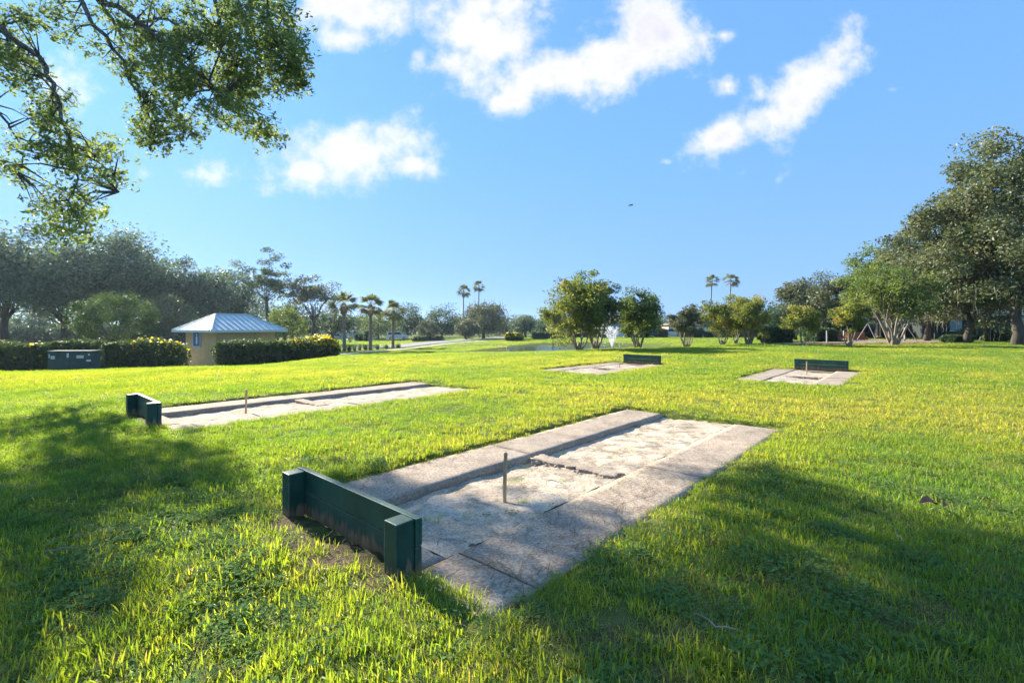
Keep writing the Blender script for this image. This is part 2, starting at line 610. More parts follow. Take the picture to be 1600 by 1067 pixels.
gx = axis(-2500, -9, 13, 2500, 0.13, 1.05)
gy = axis(-400, -1, 20, 3500, 0.13, 1.05)
GX, GY = np.meshgrid(gx, gy)
GZ = ground_z(GX.ravel(), GY.ravel()).reshape(GX.shape)
near = np.exp(-(np.hypot(GX, GY) / 40) ** 2)
GZ = GZ + 0.016 * near * vnoise(GX, GY, 2.2, 1) + 0.05 * (1 - near) * vnoise(GX, GY, 0.15, 2) * np.clip((np.hypot(GX, GY) - 10) / 30, 0, 1)
sdp = pit_sd(GX, GY)
GZ = np.where(sdp < -0.07, -0.22, np.where(sdp < 0.06, -0.06, GZ))
nx, ny = len(gx), len(gy)
V = np.stack([GX.ravel(), GY.ravel(), GZ.ravel()], 1)
ii = (np.arange(ny - 1)[:, None] * nx + np.arange(nx - 1)[None]).ravel()
Fq = np.stack([ii, ii + 1, ii + 1 + nx, ii + nx], 1)
m, nt, out = new_mat('lawn_soil')
p = N(nt, 'ShaderNodeBsdfPrincipled', i_Roughness=0.95)
p.inputs['Specular IOR Level'].default_value = 0.1
f1 = noise(nt, 0.9, 5)
f2 = noise(nt, 14.0, 6)
cA = ramp(nt, f1, [(0.3, (0.075, 0.115, 0.022)), (0.7, (0.14, 0.18, 0.03))])
cB = ramp(nt, f2, [(0.3, (0.045, 0.055, 0.02)), (0.7, (0.15, 0.165, 0.045))])
ba = N(nt, 'ShaderNodeAttribute', attribute_type='GEOMETRY', attribute_name='tint')
cD = ramp(nt, noise(nt, 22, 7, 0.7), [(0.3, (0.05, 0.034, 0.025)), (0.7, (0.16, 0.11, 0.08))])
nt.links.new(mixc(nt, ba.outputs['Fac'], mixc(nt, 0.5, cA, cB), cD), p.inputs['Base Color'])
nt.links.new(bump(nt, noise(nt, 30, 6), 0.6, 0.03), p.inputs['Normal'])
nt.links.new(p.outputs[0], out.inputs[0])
M['soil'] = m
tag(obj('ground', mesh_np('ground', V, Fq, m, bare_amt(GX.ravel(), GY.ravel()), smooth=True)), kind='structure')

# pond water
m, nt, out = new_mat('pond_water')
p = N(nt, 'ShaderNodeBsdfPrincipled', i_Roughness=0.06)
p.inputs['Base Color'].default_value = (0.035, 0.05, 0.045, 1)
p.inputs['IOR'].default_value = 1.33
nt.links.new(bump(nt, noise(nt, 2.2, 4, stretch=(1, 0.35, 1)), 0.6, 0.06), p.inputs['Normal'])
nt.links.new(p.outputs[0], out.inputs[0])
cpt = POND.mean(0)
pw = [tuple(cpt + (q - cpt) * 1.08) + (WATER,) for q in POND]
me = bpy.data.meshes.new('pond_water')
me.from_pydata(pw, [], [tuple(range(len(pw)))])
me.materials.append(m)
tag(obj('pond_water', me), kind='structure')

# ------------------------------------------------------------------ horseshoe pits
M['concrete'], nt, out = new_mat('weathered_concrete')
p = N(nt, 'ShaderNodeBsdfPrincipled', i_Roughness=0.92)
p.inputs['Specular IOR Level'].default_value = 0.25
base = ramp(nt, noise(nt, 2.2, 6, 0.6), [(0.25, (0.43, 0.35, 0.265)), (0.55, (0.53, 0.44, 0.34)), (0.8, (0.59, 0.505, 0.405))])
spk = ramp(nt, noise(nt, 55, 6, 0.7), [(0.38, (0.50, 0.48, 0.47)), (0.60, (1.05, 1.05, 1.05))])
rust = ramp(nt, noise(nt, 1.7, 5, 0.65, dist=0.6), [(0.62, (0, 0, 0)), (0.75, (1, 1, 1))])
dirt = ramp(nt, noise(nt, 5.5, 7, 0.7), [(0.50, (0, 0, 0)), (0.68, (1, 1, 1))])
c1 = mixc(nt, 1.0, base, spk, 'MULTIPLY')
rs = N(nt, 'ShaderNodeMath', operation='MULTIPLY', i_1=0.6)
nt.links.new(rust, rs.inputs[0])
c2 = mixc(nt, rs.outputs[0], c1, (0.45, 0.27, 0.14))
ds = N(nt, 'ShaderNodeMath', operation='MULTIPLY', i_1=0.5)
nt.links.new(dirt, ds.inputs[0])
c3 = mixc(nt, ds.outputs[0], c2, (0.17, 0.145, 0.12))
tcx = N(nt, 'ShaderNodeTexCoord')
wv = N(nt, 'ShaderNodeTexNoise', i_Scale=3.0, i_Detail=5.0)
nt.links.new(tcx.outputs['Object'], wv.inputs['Vector'])
wa_ = N(nt, 'ShaderNodeMix', data_type='RGBA', blend_type='LINEAR_LIGHT')
wa_.inputs[0].default_value = 0.10
nt.links.new(tcx.outputs['Object'], wa_.inputs[6])
nt.links.new(wv.outputs['Color'], wa_.inputs[7])
vo = N(nt, 'ShaderNodeTexVoronoi', feature='DISTANCE_TO_EDGE', i_Scale=0.42)
nt.links.new(wa_.outputs[2], vo.inputs['Vector'])
crk = ramp(nt, vo.outputs['Distance'], [(0.0, (1, 1, 1)), (0.004, (0, 0, 0))])
ck = N(nt, 'ShaderNodeMath', operation='MULTIPLY', i_1=0.6)
nt.links.new(crk, ck.inputs[0])
c3 = mixc(nt, ck.outputs[0], c3, (0.09, 0.075, 0.06))
blot = ramp(nt, noise(nt, 0.9, 4, 0.6), [(0.35, (0.80, 0.79, 0.80)), (0.65, (1.08, 1.05, 1.0))])
c3 = mixc(nt, 1.0, c3, blot, 'MULTIPLY')
nt.links.new(c3, p.inputs['Base Color'])
nt.links.new(bump(nt, noise(nt, 70, 7, 0.7), 0.7, 0.008), p.inputs['Normal'])
nt.links.new(p.outputs[0], out.inputs[0])

M['sand'], nt, out = new_mat('pit_sand')
p = N(nt, 'ShaderNodeBsdfPrincipled', i_Roughness=0.95)
p.inputs['Specular IOR Level'].default_value = 0.15
base = ramp(nt, noise(nt, 2.2, 7, 0.65), [(0.28, (0.40, 0.30, 0.20)), (0.48, (0.63, 0.51, 0.38)), (0.75, (0.74, 0.64, 0.51))])
dk = ramp(nt, noise(nt, 4.2, 8, 0.68, dist=0.5), [(0.46, (0, 0, 0)), (0.62, (1, 1, 1))])
sp = ramp(nt, noise(nt, 60, 6, 0.7), [(0.36, (0.45, 0.41, 0.36)), (0.5, (1, 1, 1))])
ds = N(nt, 'ShaderNodeMath', operation='MULTIPLY', i_1=0.75)
nt.links.new(dk, ds.inputs[0])
nt.links.new(mixc(nt, 1.0, mixc(nt, ds.outputs[0], base, (0.20, 0.17, 0.12)), sp, 'MULTIPLY'), p.inputs['Base Color'])
nt.links.new(bump(nt, noise(nt, 26, 7, 0.7), 0.8, 0.02), p.inputs['Normal'])
nt.links.new(p.outputs[0], out.inputs[0])

M['paint'], nt, out = new_mat('dark_green_paint')
p = N(nt, 'ShaderNodeBsdfPrincipled', i_Roughness=0.5)
p.inputs['Specular IOR Level'].default_value = 0.35
base = ramp(nt, noise(nt, 9, 5), [(0.3, (0.012, 0.055, 0.042)), (0.7, (0.020, 0.080, 0.058))])
t = N(nt, 'ShaderNodeTexCoord')
sx = N(nt, 'ShaderNodeSeparateXYZ')
nt.links.new(t.outputs['Object'], sx.inputs[0])
# peeled paint near the soil line and scuffs on the top edges, broken up by grain
lo = N(nt, 'ShaderNodeMapRange', i_From_Min=0.13, i_From_Max=0.0, i_To_Min=0.0, i_To_Max=0.50)
nt.links.new(sx.outputs[2], lo.inputs[0])
gr_ = noise(nt, 26, 5, 0.6, stretch=(1, 1, 0.16))
ad = N(nt, 'ShaderNodeMath', operation='ADD')
nt.links.new(lo.outputs[0], ad.inputs[0])
nt.links.new(gr_, ad.inputs[1])
pm = ramp(nt, ad.outputs[0], [(0.74, (0, 0, 0)), (0.90, (1, 1, 1))])
wood = ramp(nt, noise(nt, 12, 6, stretch=(1, 1, 0.15)), [(0.3, (0.10, 0.06, 0.035)), (0.7, (0.26, 0.18, 0.11))])
hi = N(nt, 'ShaderNodeMapRange', i_From_Min=0.285, i_From_Max=0.30, i_To_Min=0.0, i_To_Max=0.20)
nt.links.new(sx.outputs[2], hi.inputs[0])
ad2 = N(nt, 'ShaderNodeMath', operation='ADD')
nt.links.new(hi.outputs[0], ad2.inputs[0])
nt.links.new(noise(nt, 38, 6, 0.7), ad2.inputs[1])
wm = ramp(nt, ad2.outputs[0], [(0.76, (0, 0, 0)), (0.90, (1, 1, 1))])
bv = N(nt, 'ShaderNodeBevel', samples=4)
bv.inputs['Radius'].default_value = 0.014
ge = N(nt, 'ShaderNodeNewGeometry')
dt = N(nt, 'ShaderNodeVectorMath', operation='DOT_PRODUCT')
nt.links.new(bv.outputs[0], dt.inputs[0])
nt.links.new(ge.outputs['Normal'], dt.inputs[1])
eg = N(nt, 'ShaderNodeMapRange', i_From_Min=1.0, i_From_Max=0.80, i_To_Min=0.0, i_To_Max=0.34)
nt.links.new(dt.outputs['Value'], eg.inputs[0])
ea = N(nt, 'ShaderNodeMath', operation='ADD')
nt.links.new(eg.outputs[0], ea.inputs[0])
nt.links.new(noise(nt, 21, 6, 0.7), ea.inputs[1])
em = ramp(nt, ea.outputs[0], [(0.66, (0, 0, 0)), (0.84, (1, 1, 1))])
fade = ramp(nt, noise(nt, 3.0, 5, 0.6, stretch=(1, 1, 0.4)), [(0.35, (0.75, 0.78, 0.8)), (0.7, (1.35, 1.3, 1.25))])
base = mixc(nt, 1.0, base, fade, 'MULTIPLY')
c1 = mixc(nt, wm, base, (0.10, 0.17, 0.15))
c1 = mixc(nt, em, c1, (0.15, 0.20, 0.17))
nt.links.new(mixc(nt, pm, c1, wood), p.inputs['Base Color'])
nt.links.new(bump(nt, noise(nt, 40, 6, stretch=(1, 1, 0.2)), 0.4, 0.004), p.inputs['Normal'])
nt.links.new(p.outputs[0], out.inputs[0])
M['stake'] = plain('weathered_stake', [(0.3, (0.34, 0.23, 0.11)), (0.7, (0.58, 0.44, 0.24))], 14, 0.75, bump_s=0.3, bump_d=0.004, stretch=(1, 1, 0.3))


def slab(name, x0, x1, y0, y1, ztop, thick, mat, parent, seed, tilt=0.0, rough=0.006, step=0.09):
    """concrete slab with chipped, slightly wavy edges; z falls by tilt from y0 to y1"""
    r = np.random.default_rng(seed)
    n1 = max(2, int((x1 - x0) / step))
    n2 = max(2, int(abs(y1 - y0) / step))
    xs = np.linspace(x0, x1, n1 + 1)
    ys = np.linspace(y0, y1, n2 + 1)
    Xg, Yg = np.meshgrid(xs, ys, indexing='ij')
    T = (Yg - y0) / (y1 - y0)
    Zg = ztop - tilt * T + 0.004 * vnoise(Xg, Yg, 3.0, seed) + r.normal(0, 0.0006, Xg.shape)
    ex = r.normal(0, rough, (2, n2 + 1))
    ey = r.normal(0, rough, (2, n1 + 1))
    Xg[0] += np.abs(ex[0])
    Xg[-1] -= np.abs(ex[1])
    sg = np.sign(y1 - y0)
    Yg[:, 0] += sg * np.abs(ey[0])
    Yg[:, -1] -= sg * np.abs(ey[1])
    edge = np.zeros(Xg.shape, bool)
    edge[0] = edge[-1] = True
    edge[:, 0] = edge[:, -1] = True
    Zg[edge] -= 0.005
    bm = bmesh.new()
    g = [[bm.verts.new((Xg[i, j], Yg[i, j], Zg[i, j])) for j in range(n2 + 1)] for i in range(n1 + 1)]
    for i in range(n1):
        for j in range(n2):
            f = bm.faces.new((g[i][j], g[i + 1][j], g[i + 1][j + 1], g[i][j + 1]))
            f.smooth = True
    ring = [g[i][0] for i in range(n1 + 1)] + [g[n1][j] for j in range(1, n2 + 1)] + [g[i][n2] for i in range(n1 - 1, -1, -1)] + [g[0][j] for j in range(n2 - 1, 0, -1)]
    low = [bm.verts.new((v.co.x, v.co.y, ztop - thick)) for v in ring]
    for k in range(len(ring)):
        k2 = (k + 1) % len(ring)
        bm.faces.new((ring[k2], ring[k], low[k], low[k2]))
    bmesh.ops.recalc_face_normals(bm, faces=bm.faces)
    me = bpy.data.meshes.new(name)
    bm.to_mesh(me)
    bm.free()
    me.materials.append(mat)
    return obj(name, me, parent)


def sand_bed(x0, x1, parent, seed, fine=True):
    st = 0.045 if fine else 0.09
    xs = np.arange(x0, x1 + st, st)
    ys = np.linspace(YR0 + 0.004, YL0 - 0.004, int(1.07 / st) + 1)
    Xg, Yg = np.meshgrid(xs, ys, indexing='ij')
    t = (Yg - YR0) / (YL0 - YR0)
    Z = -0.056 - 0.036 * np.clip(t * 1.3 - 0.1, 0, 1) + 0.011 * vnoise(Xg, Yg, 3.2, seed) + 0.006 * vnoise(Xg, Yg, 11, seed + 1)
    Z -= 0.022 * np.exp(-(Xg ** 2 + Yg ** 2) / 0.05) - 0.01 * np.exp(-((np.hypot(Xg, Yg) - 0.34) ** 2) / 0.012)
    Z -= 0.02 * np.exp(-((Xg - x0) ** 2 + (Yg - 0.1) ** 2) / 0.16)
    Z = np.minimum(Z, -0.046 - 0.02 * np.clip(t * 3, 0, 1))
    n1, n2 = Xg.shape
    i = (np.arange(n1 - 1)[:, None] * n2 + np.arange(n2 - 1)[None]).ravel()
    return obj('sand_bed', mesh_np('sand_bed', np.stack([Xg.ravel(), Yg.ravel(), Z.ravel()], 1), np.stack([i, i + n2, i + n2 + 1, i + 1], 1), M['sand'], smooth=True), parent)


PIT_LAB = [
    ('nearest horseshoe pit, sandy bed between concrete slabs in the foreground', 'dark green timber backstop of the nearest pit, posts facing the camera', 'wooden coloured stake standing in the nearest sandy pit'),
    ('long horseshoe pit on the left with a shaded slab edge, seen nearly end on', 'small dark green backstop at the left end of the left horseshoe pit', 'thin pale stake in the left horseshoe pit'),
    ('far right horseshoe pit with tan slabs on both sides', 'wide dark green backstop behind the far right horseshoe pit', 'stake standing in front of the far right green backstop'),
    ('distant narrow horseshoe pit in the middle of the lawn before the pond', 'dark green backstop at the right end of the distant middle pit', 'stake at the left edge of the distant middle backstop'),
]
for k, (px, py, a, L) in enumerate(PITS):
    rt = empty('horseshoe_pit', (px, py, 0), R(a))
    tag(rt, PIT_LAB[k][0], 'horseshoe pit', 'horseshoe pits on the lawn')
    cc_ = M['concrete']
    jl = [-1.26, 1.12, L]
    for q in range(2):
        slab('concrete_slab', jl[q] + 0.004, jl[q + 1] - 0.004, YL0, YL1, -0.030 - 0.004 * q, 0.16, cc_, rt, 10 * k + q)
    jr = [-1.42, -0.93, 1.6, L]
    for q in range(3):
        slab('concrete_slab', jr[q] + 0.005, jr[q + 1] - 0.005, YR0, YR1, -0.050 + (0.006, 0.0, 0.004)[q], 0.16, cc_, rt, 10 * k + 4 + q, tilt=-0.008)
    slab('back_curb', -1.26, -1.02, YR0 + 0.008, YL0 - 0.008, -0.052, 0.14, cc_, rt, 10 * k + 7, rough=0.012)
    slab('cross_curb', 1.02, 1.25, YR0 + 0.008, YL0 - 0.008, -0.042, 0.14, cc_, rt, 10 * k + 8, rough=0.02, step=0.04)
    sand_bed(-1.03, 1.05, rt, 40 + k, k < 2)
    sand_bed(1.22, L, rt, 50 + k, k < 2)
    # broken concrete crumbs along the cross curb
    if k == 0:
        rr = random.Random(3)
        for q in range(16):
            b = bmesh.new()
            bmesh.ops.create_icosphere(b, subdivisions=1, radius=rr.uniform(0.014, 0.034))
            for v in b.verts:
                v.co *= rr.uniform(0.7, 1.2)
            me = bpy.data.meshes.new('concrete_chunk')
            b.to_mesh(me)
            b.free()
            me.materials.append(cc_)
            o = obj('concrete_chunk', me, rt, (1.0 + rr.uniform(-0.03, 0.03), rr.uniform(-0.42, 0.52), -0.075))
            o.rotation_euler = (rr.random() * 3, rr.random() * 3, rr.random() * 3)
    # backstop
    ca, sa = math.cos(R(a)), math.sin(R(a))
    bx, by = px + ca * -1.33, py + sa * -1.33
    bk = empty('backstop', (bx, by, gz(bx, by) - 0.005), R(a))
    tag(bk, PIT_LAB[k][1], 'backstop', 'timber backstops of the horseshoe pits')
    y0, y1 = 0.905, -0.565
    for q, yy in enumerate((y0 - 0.01, y1 + 0.125)):
        o = MB().box(-0.122, -0.004, yy - 0.115, yy, -0.1, 0.302 + 0.004 * q).build('post', M['paint'], bk, bevel=0.006)
    for q, (z0, z1) in enumerate(((-0.02, 0.148), (0.153, 0.306))):
        o = MB().box(0.0, 0.042, y1 - 0.004 * q, y0 + 0.003 * q, z0, z1).build('plank', M['paint'], bk, bevel=0.004)
    for q, yy in enumerate((y0 - 0.08, y1 + 0.08)):
        for zz in (0.07, 0.23):
            c = MB().tube([(0.042, yy, zz), (0.047, yy, zz)], 0.009, 8).build('bolt', M['stake'], bk)
    # stake
    so = MB().tube([(0, 0, -0.15), (0.004, 0.0, 0.1), (0.012, -0.006, 0.335), (0.012, -0.006, 0.342)], [0.0165, 0.0165, 0.0158, 0.013], 10).build('stake', M['stake'], None)
    so.location = (px, py, -0.03)
    so.rotation_euler = (0, 0, R(30 * k))
    tag(so, PIT_LAB[k][2], 'stake', 'horseshoe stakes')

# ------------------------------------------------------------------ grass and low weeds (instanced tufts)


def blades(n, rad, hmin, hmax, wmin, wmax, lean, seed, mat, name, tlo=0.0, thi=0.15, seg=3, flat=0.0):
    r = np.random.default_rng(seed)
    Vs, Fs, Ts = [], [], []
    o = 0
    for i in range(n):
        a = r.uniform(0, 2 * math.pi)
        d = rad * math.sqrt(r.uniform(0, 1))
        bx, by = d * math.cos(a), d * math.sin(a)
        h = r.uniform(hmin, hmax)
        w = r.uniform(wmin, wmax)
        az = r.uniform(0, 2 * math.pi)
        le = abs(r.normal(0, lean)) + 0.12 + flat
        dx, dy = math.cos(az), math.sin(az)
        tw = az + math.pi / 2 + r.normal(0, 0.5)
        sx_, sy_ = math.cos(tw), math.sin(tw)
        z0 = -0.012 if flat < 0.8 else r.uniform(0.005, 0.03)
        tt = r.uniform(tlo, thi)
        ang = le * 0.3
        px_, pz = 0.0, z0
        pts = [(px_, pz)]
        for s in range(seg):
            px_ += math.sin(min(ang, 1.75)) * h / seg
            pz += math.cos(min(ang, 1.75)) * h / seg
            pts.append((px_, max(pz, 0.002)))
            ang += le * 1.5 / seg
        for s in range(seg + 1):
            ww = w * (1.0, 0.95, 0.7, 0.06)[min(3, int(round(s * 3 / seg)))] * 0.5
            cx, cz = pts[s]
            x, y = bx + dx * cx, by + dy * cx
            Vs.append((x - sx_ * ww, y - sy_ * ww, cz))
            Vs.append((x + sx_ * ww, y + sy_ * ww, cz + w * 0.15))
            Ts += [tt + 0.05 * s / seg] * 2
        for s in range(seg):
            b = o + 2 * s
            Fs.append((b, b + 1, b + 3, b + 2))
        o += 2 * (seg + 1)
    return bpy.data.objects.new(name, mesh_np(name, Vs, Fs, mat, Ts))


def weeds(n, rad, size, seed, name):
    """low rosette weeds and clover: little rounded leaves held just above the soil"""
    r = np.random.default_rng(seed)
    Vs, Fs, Ts = [], [], []
    o = 0
    for i in range(n):
        a = r.uniform(0, 6.283)
        d = rad * math.sqrt(r.uniform(0, 1))
        c = Vector((d * math.cos(a), d * math.sin(a), r.uniform(0.012, 0.05)))
        for q in range(3):
            b = r.uniform(0, 6.283)
            s = size * r.uniform(0.7, 1.3)
            ax = Vector((math.cos(b), math.sin(b), r.uniform(-0.25, 0.5))).normalized()
            sd = Vector((-math.sin(b), math.cos(b), r.uniform(-0.3, 0.3))).normalized()
            for p in (c, c + ax * s * .5 + sd * s * .42, c + ax * s, c + ax * s * .5 - sd * s * .42):
                Vs.append(tuple(p))
            Ts += [r.uniform(0, 0.5)] * 4
            Fs.append((o, o + 1, o + 2, o + 3))
            o += 4
    return bpy.data.objects.new(name, mesh_np(name, Vs, Fs, M['clover'], Ts))


tuft_col = bpy.data.collections.new('tufts')
TUFTS = []


def reg(o):
    tuft_col.objects.link(o)
    TUFTS.append(o)


for s in range(4):       # 0-3 turf, short dense blades
    reg(blades(34, 0.085, 0.03, 0.072, 0.0028, 0.0055, 0.75, 200 + s, M['grass'], 'tuft_a%d' % s))
for s in range(3):       # 4-6 taller coarse blades
    reg(blades(15, 0.05, 0.04, 0.09, 0.0045, 0.0085, 0.7, 220 + s, M['grass'], 'tuft_b%d' % s, seg=4))
for s in range(2):       # 7-8 dry straw lying flat
    reg(blades(14, 0.09, 0.04, 0.13, 0.0011, 0.0024, 0.3, 240 + s, M['straw'], 'tuft_c%d' % s, flat=3.6, thi=0.9))
for s in range(2):       # 9-10 weeds
    reg(weeds(16, 0.075, 0.017, 260 + s, 'tuft_d%d' % s))
for s in range(3):       # 11-13 far turf, wider simpler blades
    reg(blades(44, 0.17, 0.045, 0.085, 0.006, 0.011, 0.6, 280 + s, M['grass'], 'tuft_e%d' % s, seg=2))


def gn_scatter(name, P, rot, scl, idx, tintv, label, cat):
    me = bpy.data.meshes.new(name)
    n = len(P)
    me.vertices.add(n)
    me.vertices.foreach_set('co', np.asarray(P, np.float32).ravel())
    for nm, typ, arr in (('rot', 'FLOAT_VECTOR', rot), ('scl', 'FLOAT_VECTOR', scl), ('idx', 'INT', idx), ('tint', 'FLOAT', tintv)):
        at_ = me.attributes.new(nm, typ, 'POINT')
        key = 'vector' if typ == 'FLOAT_VECTOR' else 'value'
        at_.data.foreach_set(key, np.asarray(arr, np.int32 if typ == 'INT' else np.float32).ravel())
    o = bpy.data.objects.new(name, me)
    link(o)
    g = bpy.data.node_groups.new(name + '_nodes', 'GeometryNodeTree')
    g.interface.new_socket('Geometry', in_out='INPUT', socket_type='NodeSocketGeometry')
    g.interface.new_socket('Geometry', in_out='OUTPUT', socket_type='NodeSocketGeometry')
    gi, go = g.nodes.new('NodeGroupInput'), g.nodes.new('NodeGroupOutput')
    ci = g.nodes.new('GeometryNodeCollectionInfo')
    ci.inputs['Collection'].default_value = tuft_col
    ci.inputs['Separate Children'].default_value = True
    ci.inputs['Reset Children'].default_value = True
    ip = g.nodes.new('GeometryNodeInstanceOnPoints')
    ip.inputs['Pick Instance'].default_value = True

    def na(nm, typ):
        q = g.nodes.new('GeometryNodeInputNamedAttribute')
        q.data_type = typ
        q.inputs['Name'].default_value = nm
        return [s for s in q.outputs if s.enabled and s.name == 'Attribute'][0]
    L = g.links.new
    L(gi.outputs[0], ip.inputs['Points'])
    L(ci.outputs[0], ip.inputs['Instance'])
    L(na('idx', 'INT'), ip.inputs['Instance Index'])
    L(na('rot', 'FLOAT_VECTOR'), ip.inputs['Rotation'])
    L(na('scl', 'FLOAT_VECTOR'), ip.inputs['Scale'])
    L(ip.outputs[0], go.inputs[0])
    md = o.modifiers.new('scatter', 'NODES')
    md.node_group = g
    tag(o, label, cat, kind='stuff')
    return o


def sample_band(y0, y1, dens, margin):
    """points over the view wedge between two depths, with room for a step to the side"""
    w = 1.10 * y1 + margin
    n = int(dens * 2 * w * (y1 - y0))
    x = rng.uniform(-w, w, n)
    y = rng.uniform(y0, y1, n)
    k = np.abs(x) < 1.10 * np.maximum(y, 0.3) + margin
    return x[k], y[k]


MULCH = np.array([(wx(u, Y), Y) for u, Y in [(1195, 41), (1260, 37), (1340, 37.5), (1440, 38), (1500, 42), (1440, 50), (1330, 50), (1230, 47)]])
ROADS = []          # filled in here because grass keeps off them
ROADS.append(('road', [on_ground(u, Y) for u, Y in [(600, 68), (650, 76), (700, 86), (760, 97), (800, 112)]], 6.5))
ROADS.append(('path', [on_ground(u, Y) for u, Y in [(500, 45), (530, 50), (580, 57), (640, 63), (700, 74), (760, 84)]], 1.5))


def road_d(x, y):
    d = np.full(x.shape, 1e9)
    for nm, pts, w in ROADS:
        for a, b in zip(pts[:-1], pts[1:]):
            ex, ey = b.x - a.x, b.y - a.y
            t = np.clip(((x - a.x) * ex + (y - a.y) * ey) / (ex * ex + ey * ey), 0, 1)
            d = np.minimum(d, np.hypot(x - a.x - t * ex, y - a.y - t * ey) - w / 2)
    return d


PX, PY, PS, PI, PT = [], [], [], [], []
for (y0, y1, dens, margin, sc0, far) in [(0.6, 3.2, 430, 1.2, 1.0, 0), (3.2, 6, 320, 1.4, 1.0, 0), (6, 10, 190, 2, 1.05, 0), (10, 17, 70, 2, 1.0, 1),
                                        (17, 30, 34, 3, 1.2, 1), (30, 60, 12, 4, 1.5, 1), (60, 112, 4.0, 5, 2.2, 1)]:
    x, y = sample_band(y0, y1, dens, margin)
    n = len(x)
    sd = pit_sd(x, y)
    edge = 0.03 * vnoise(x, y, 7, 5) + 0.02 * rng.normal(0, 1, n)
    # grass creeps over the outer edges of the slabs, most on the sunken right side
    creep = np.zeros(n)
    for k in range(len(PITS)):
        lx, ly = pit_local(x, y, k)
        inr = (lx > -1.6) & (lx < PITS[k][3] + 0.2) & (ly < -0.4) & (ly > -1.6)
        creep = np.where(inr, 0.07 + 0.09 * np.clip(vnoise(x, y, 2.4, 6), -0.6, 1.2), creep)
        crn = (lx < -0.75) & (ly < -0.50) & (lx > -1.6) & (ly > -1.6)
        line = -1.16 + (-ly - 0.56) * 0.54 + 0.05 * vnoise(x, y, 5, 8)
        creep = np.where(crn & (lx < line), 1.0, creep)
        far_end = (lx > PITS[k][3] - 0.3) & (np.abs(ly) < 1.3)
        creep = np.where(far_end, 0.06, creep)
    bare = bare_amt(x, y)
    keep = (sd > 0.035 + edge - creep)
    keep &= rng.uniform(0, 1, n) > bare * 0.88
    keep &= poly_sd(x, y, POND) > np.where(y < 52, 3.0, 0.8)
    keep &= poly_sd(x, y, MULCH) > 0.0
    keep &= road_d(x, y) > 0.1
    # nothing grows through the backstop posts
    for k in range(len(PITS)):
        lx, ly = pit_local(x, y, k)
        keep &= ~((lx > -1.50) & (lx < -1.25) & (ly > -0.60) & (ly < 0.98))
    x, y, bare, sd = x[keep], y[keep], bare[keep], sd[keep]
    n = len(x)
    nz = vnoise(x, y, 0.9, 11)
    nz2 = vnoise(x, y, 3.5, 12)
    if far:
        idx = rng.integers(11, 14, n)
    else:
        idx = rng.integers(0, 4, n)
        tall = rng.uniform(0, 1, n) < np.clip(0.20 + 0.35 * nz, 0.03, 0.7)
        idx = np.where(tall, rng.integers(4, 7, n), idx)
        wd = rng.uniform(0, 1, n) < np.clip(0.10 + 0.5 * vnoise(x, y, 1.6, 14), 0.03, 0.6) * (y < 5.0)
        idx = np.where(wd, rng.integers(9, 11, n), idx)
        stw = rng.uniform(0, 1, n) < np.where(y < 5, 0.06, 0.02) + 0.6 * bare
        idx = np.where(stw, rng.integers(7, 9, n), idx)
    s = sc0 * rng.uniform(0.75, 1.25, n) * (1 + 0.18 * nz2)
    s = np.where((sd < 0.12), s * 0.72, s)
    PX.append(x)
    PY.append(y)
    PS.append(s)
    PI.append(idx)
    dead = (rng.uniform(0, 1, n) < 0.035) * 0.4 + 0.28 * np.clip(1 - np.hypot((x - 6) / 5, (y - 7) / 5), 0, 1) * (rng.uniform(0, 1, n) < 0.6) + 0.12 * np.clip(vnoise(x, y, 0.55, 21), 0, 1) * (rng.uniform(0, 1, n) < 0.5)
    # the field beyond the near pits is yellower, the near turf tinted deeper green
    zone = -0.12 * (y < 4.5) + 0.10 * np.clip((y - 4.5) / 4, 0, 1) - 0.10 * np.clip((y - 24) / 20, 0, 1)
    PT.append(np.clip(0.40 + zone + 0.19 * nz + 0.17 * vnoise(x, y, 0.22, 15) + rng.normal(0, 0.10, n) + dead, 0.02, 0.80))
x, y, s, idx, tn = (np.concatenate(q) for q in (PX, PY, PS, PI, PT))
z = ground_z(x, y) + 0.016 * np.exp(-(np.hypot(x, y) / 40) ** 2) * vnoise(x, y, 2.2, 1)
n = len(x)
z = np.where(pit_sd(x, y) < 0.03, z - 0.045, z)
rot = np.stack([rng.normal(0, 0.10, n), rng.normal(0, 0.10, n), rng.uniform(0, 6.283, n)], 1)
scl = np.stack([s, s, s * rng.uniform(0.65, 1.1, n) * np.clip(1.08 - y / 40, 0.72, 1)], 1)
gn_scatter('grass', np.stack([x, y, z], 1), rot, scl, idx, tn, 'bright green lawn grass with coarse blades, weeds and dry straw', 'grass')
print('tufts', n)

# small weeds growing in the sand
lx = rng.uniform(-1.0, 3.0, 130)
ly = rng.uniform(-0.45, 0.55, 130)
wgt = (np.hypot(lx - 0.05, ly + 0.1) < 0.45) | (rng.uniform(0, 1, 130) < 0.3)
lx, ly = lx[wgt], ly[wgt]
a = R(48)
wxp = PITS[0][0] + lx * math.cos(a) - ly * math.sin(a)
wyp = PITS[0][1] + lx * math.sin(a) + ly * math.cos(a)
n = len(lx)
gn_scatter('sand_weeds', np.stack([wxp, wyp, np.full(n, -0.075)], 1), np.stack([np.zeros(n), np.zeros(n), rng.uniform(0, 6, n)], 1),
           np.repeat(rng.uniform(0.35, 0.85, (n, 1)), 3, 1), np.where(rng.uniform(0, 1, n) < .45, 9, np.where(rng.uniform(0, 1, n) < .5, 7, 1)), rng.uniform(0.2, 0.75, n),
           'tiny weeds sprouting in the sandy pit', 'weeds')

# pine needles and leaf crumbs lying on the concrete and the turf
Vs, Fs, Ts = [], [], []
o = 0
r = np.random.default_rng(77)


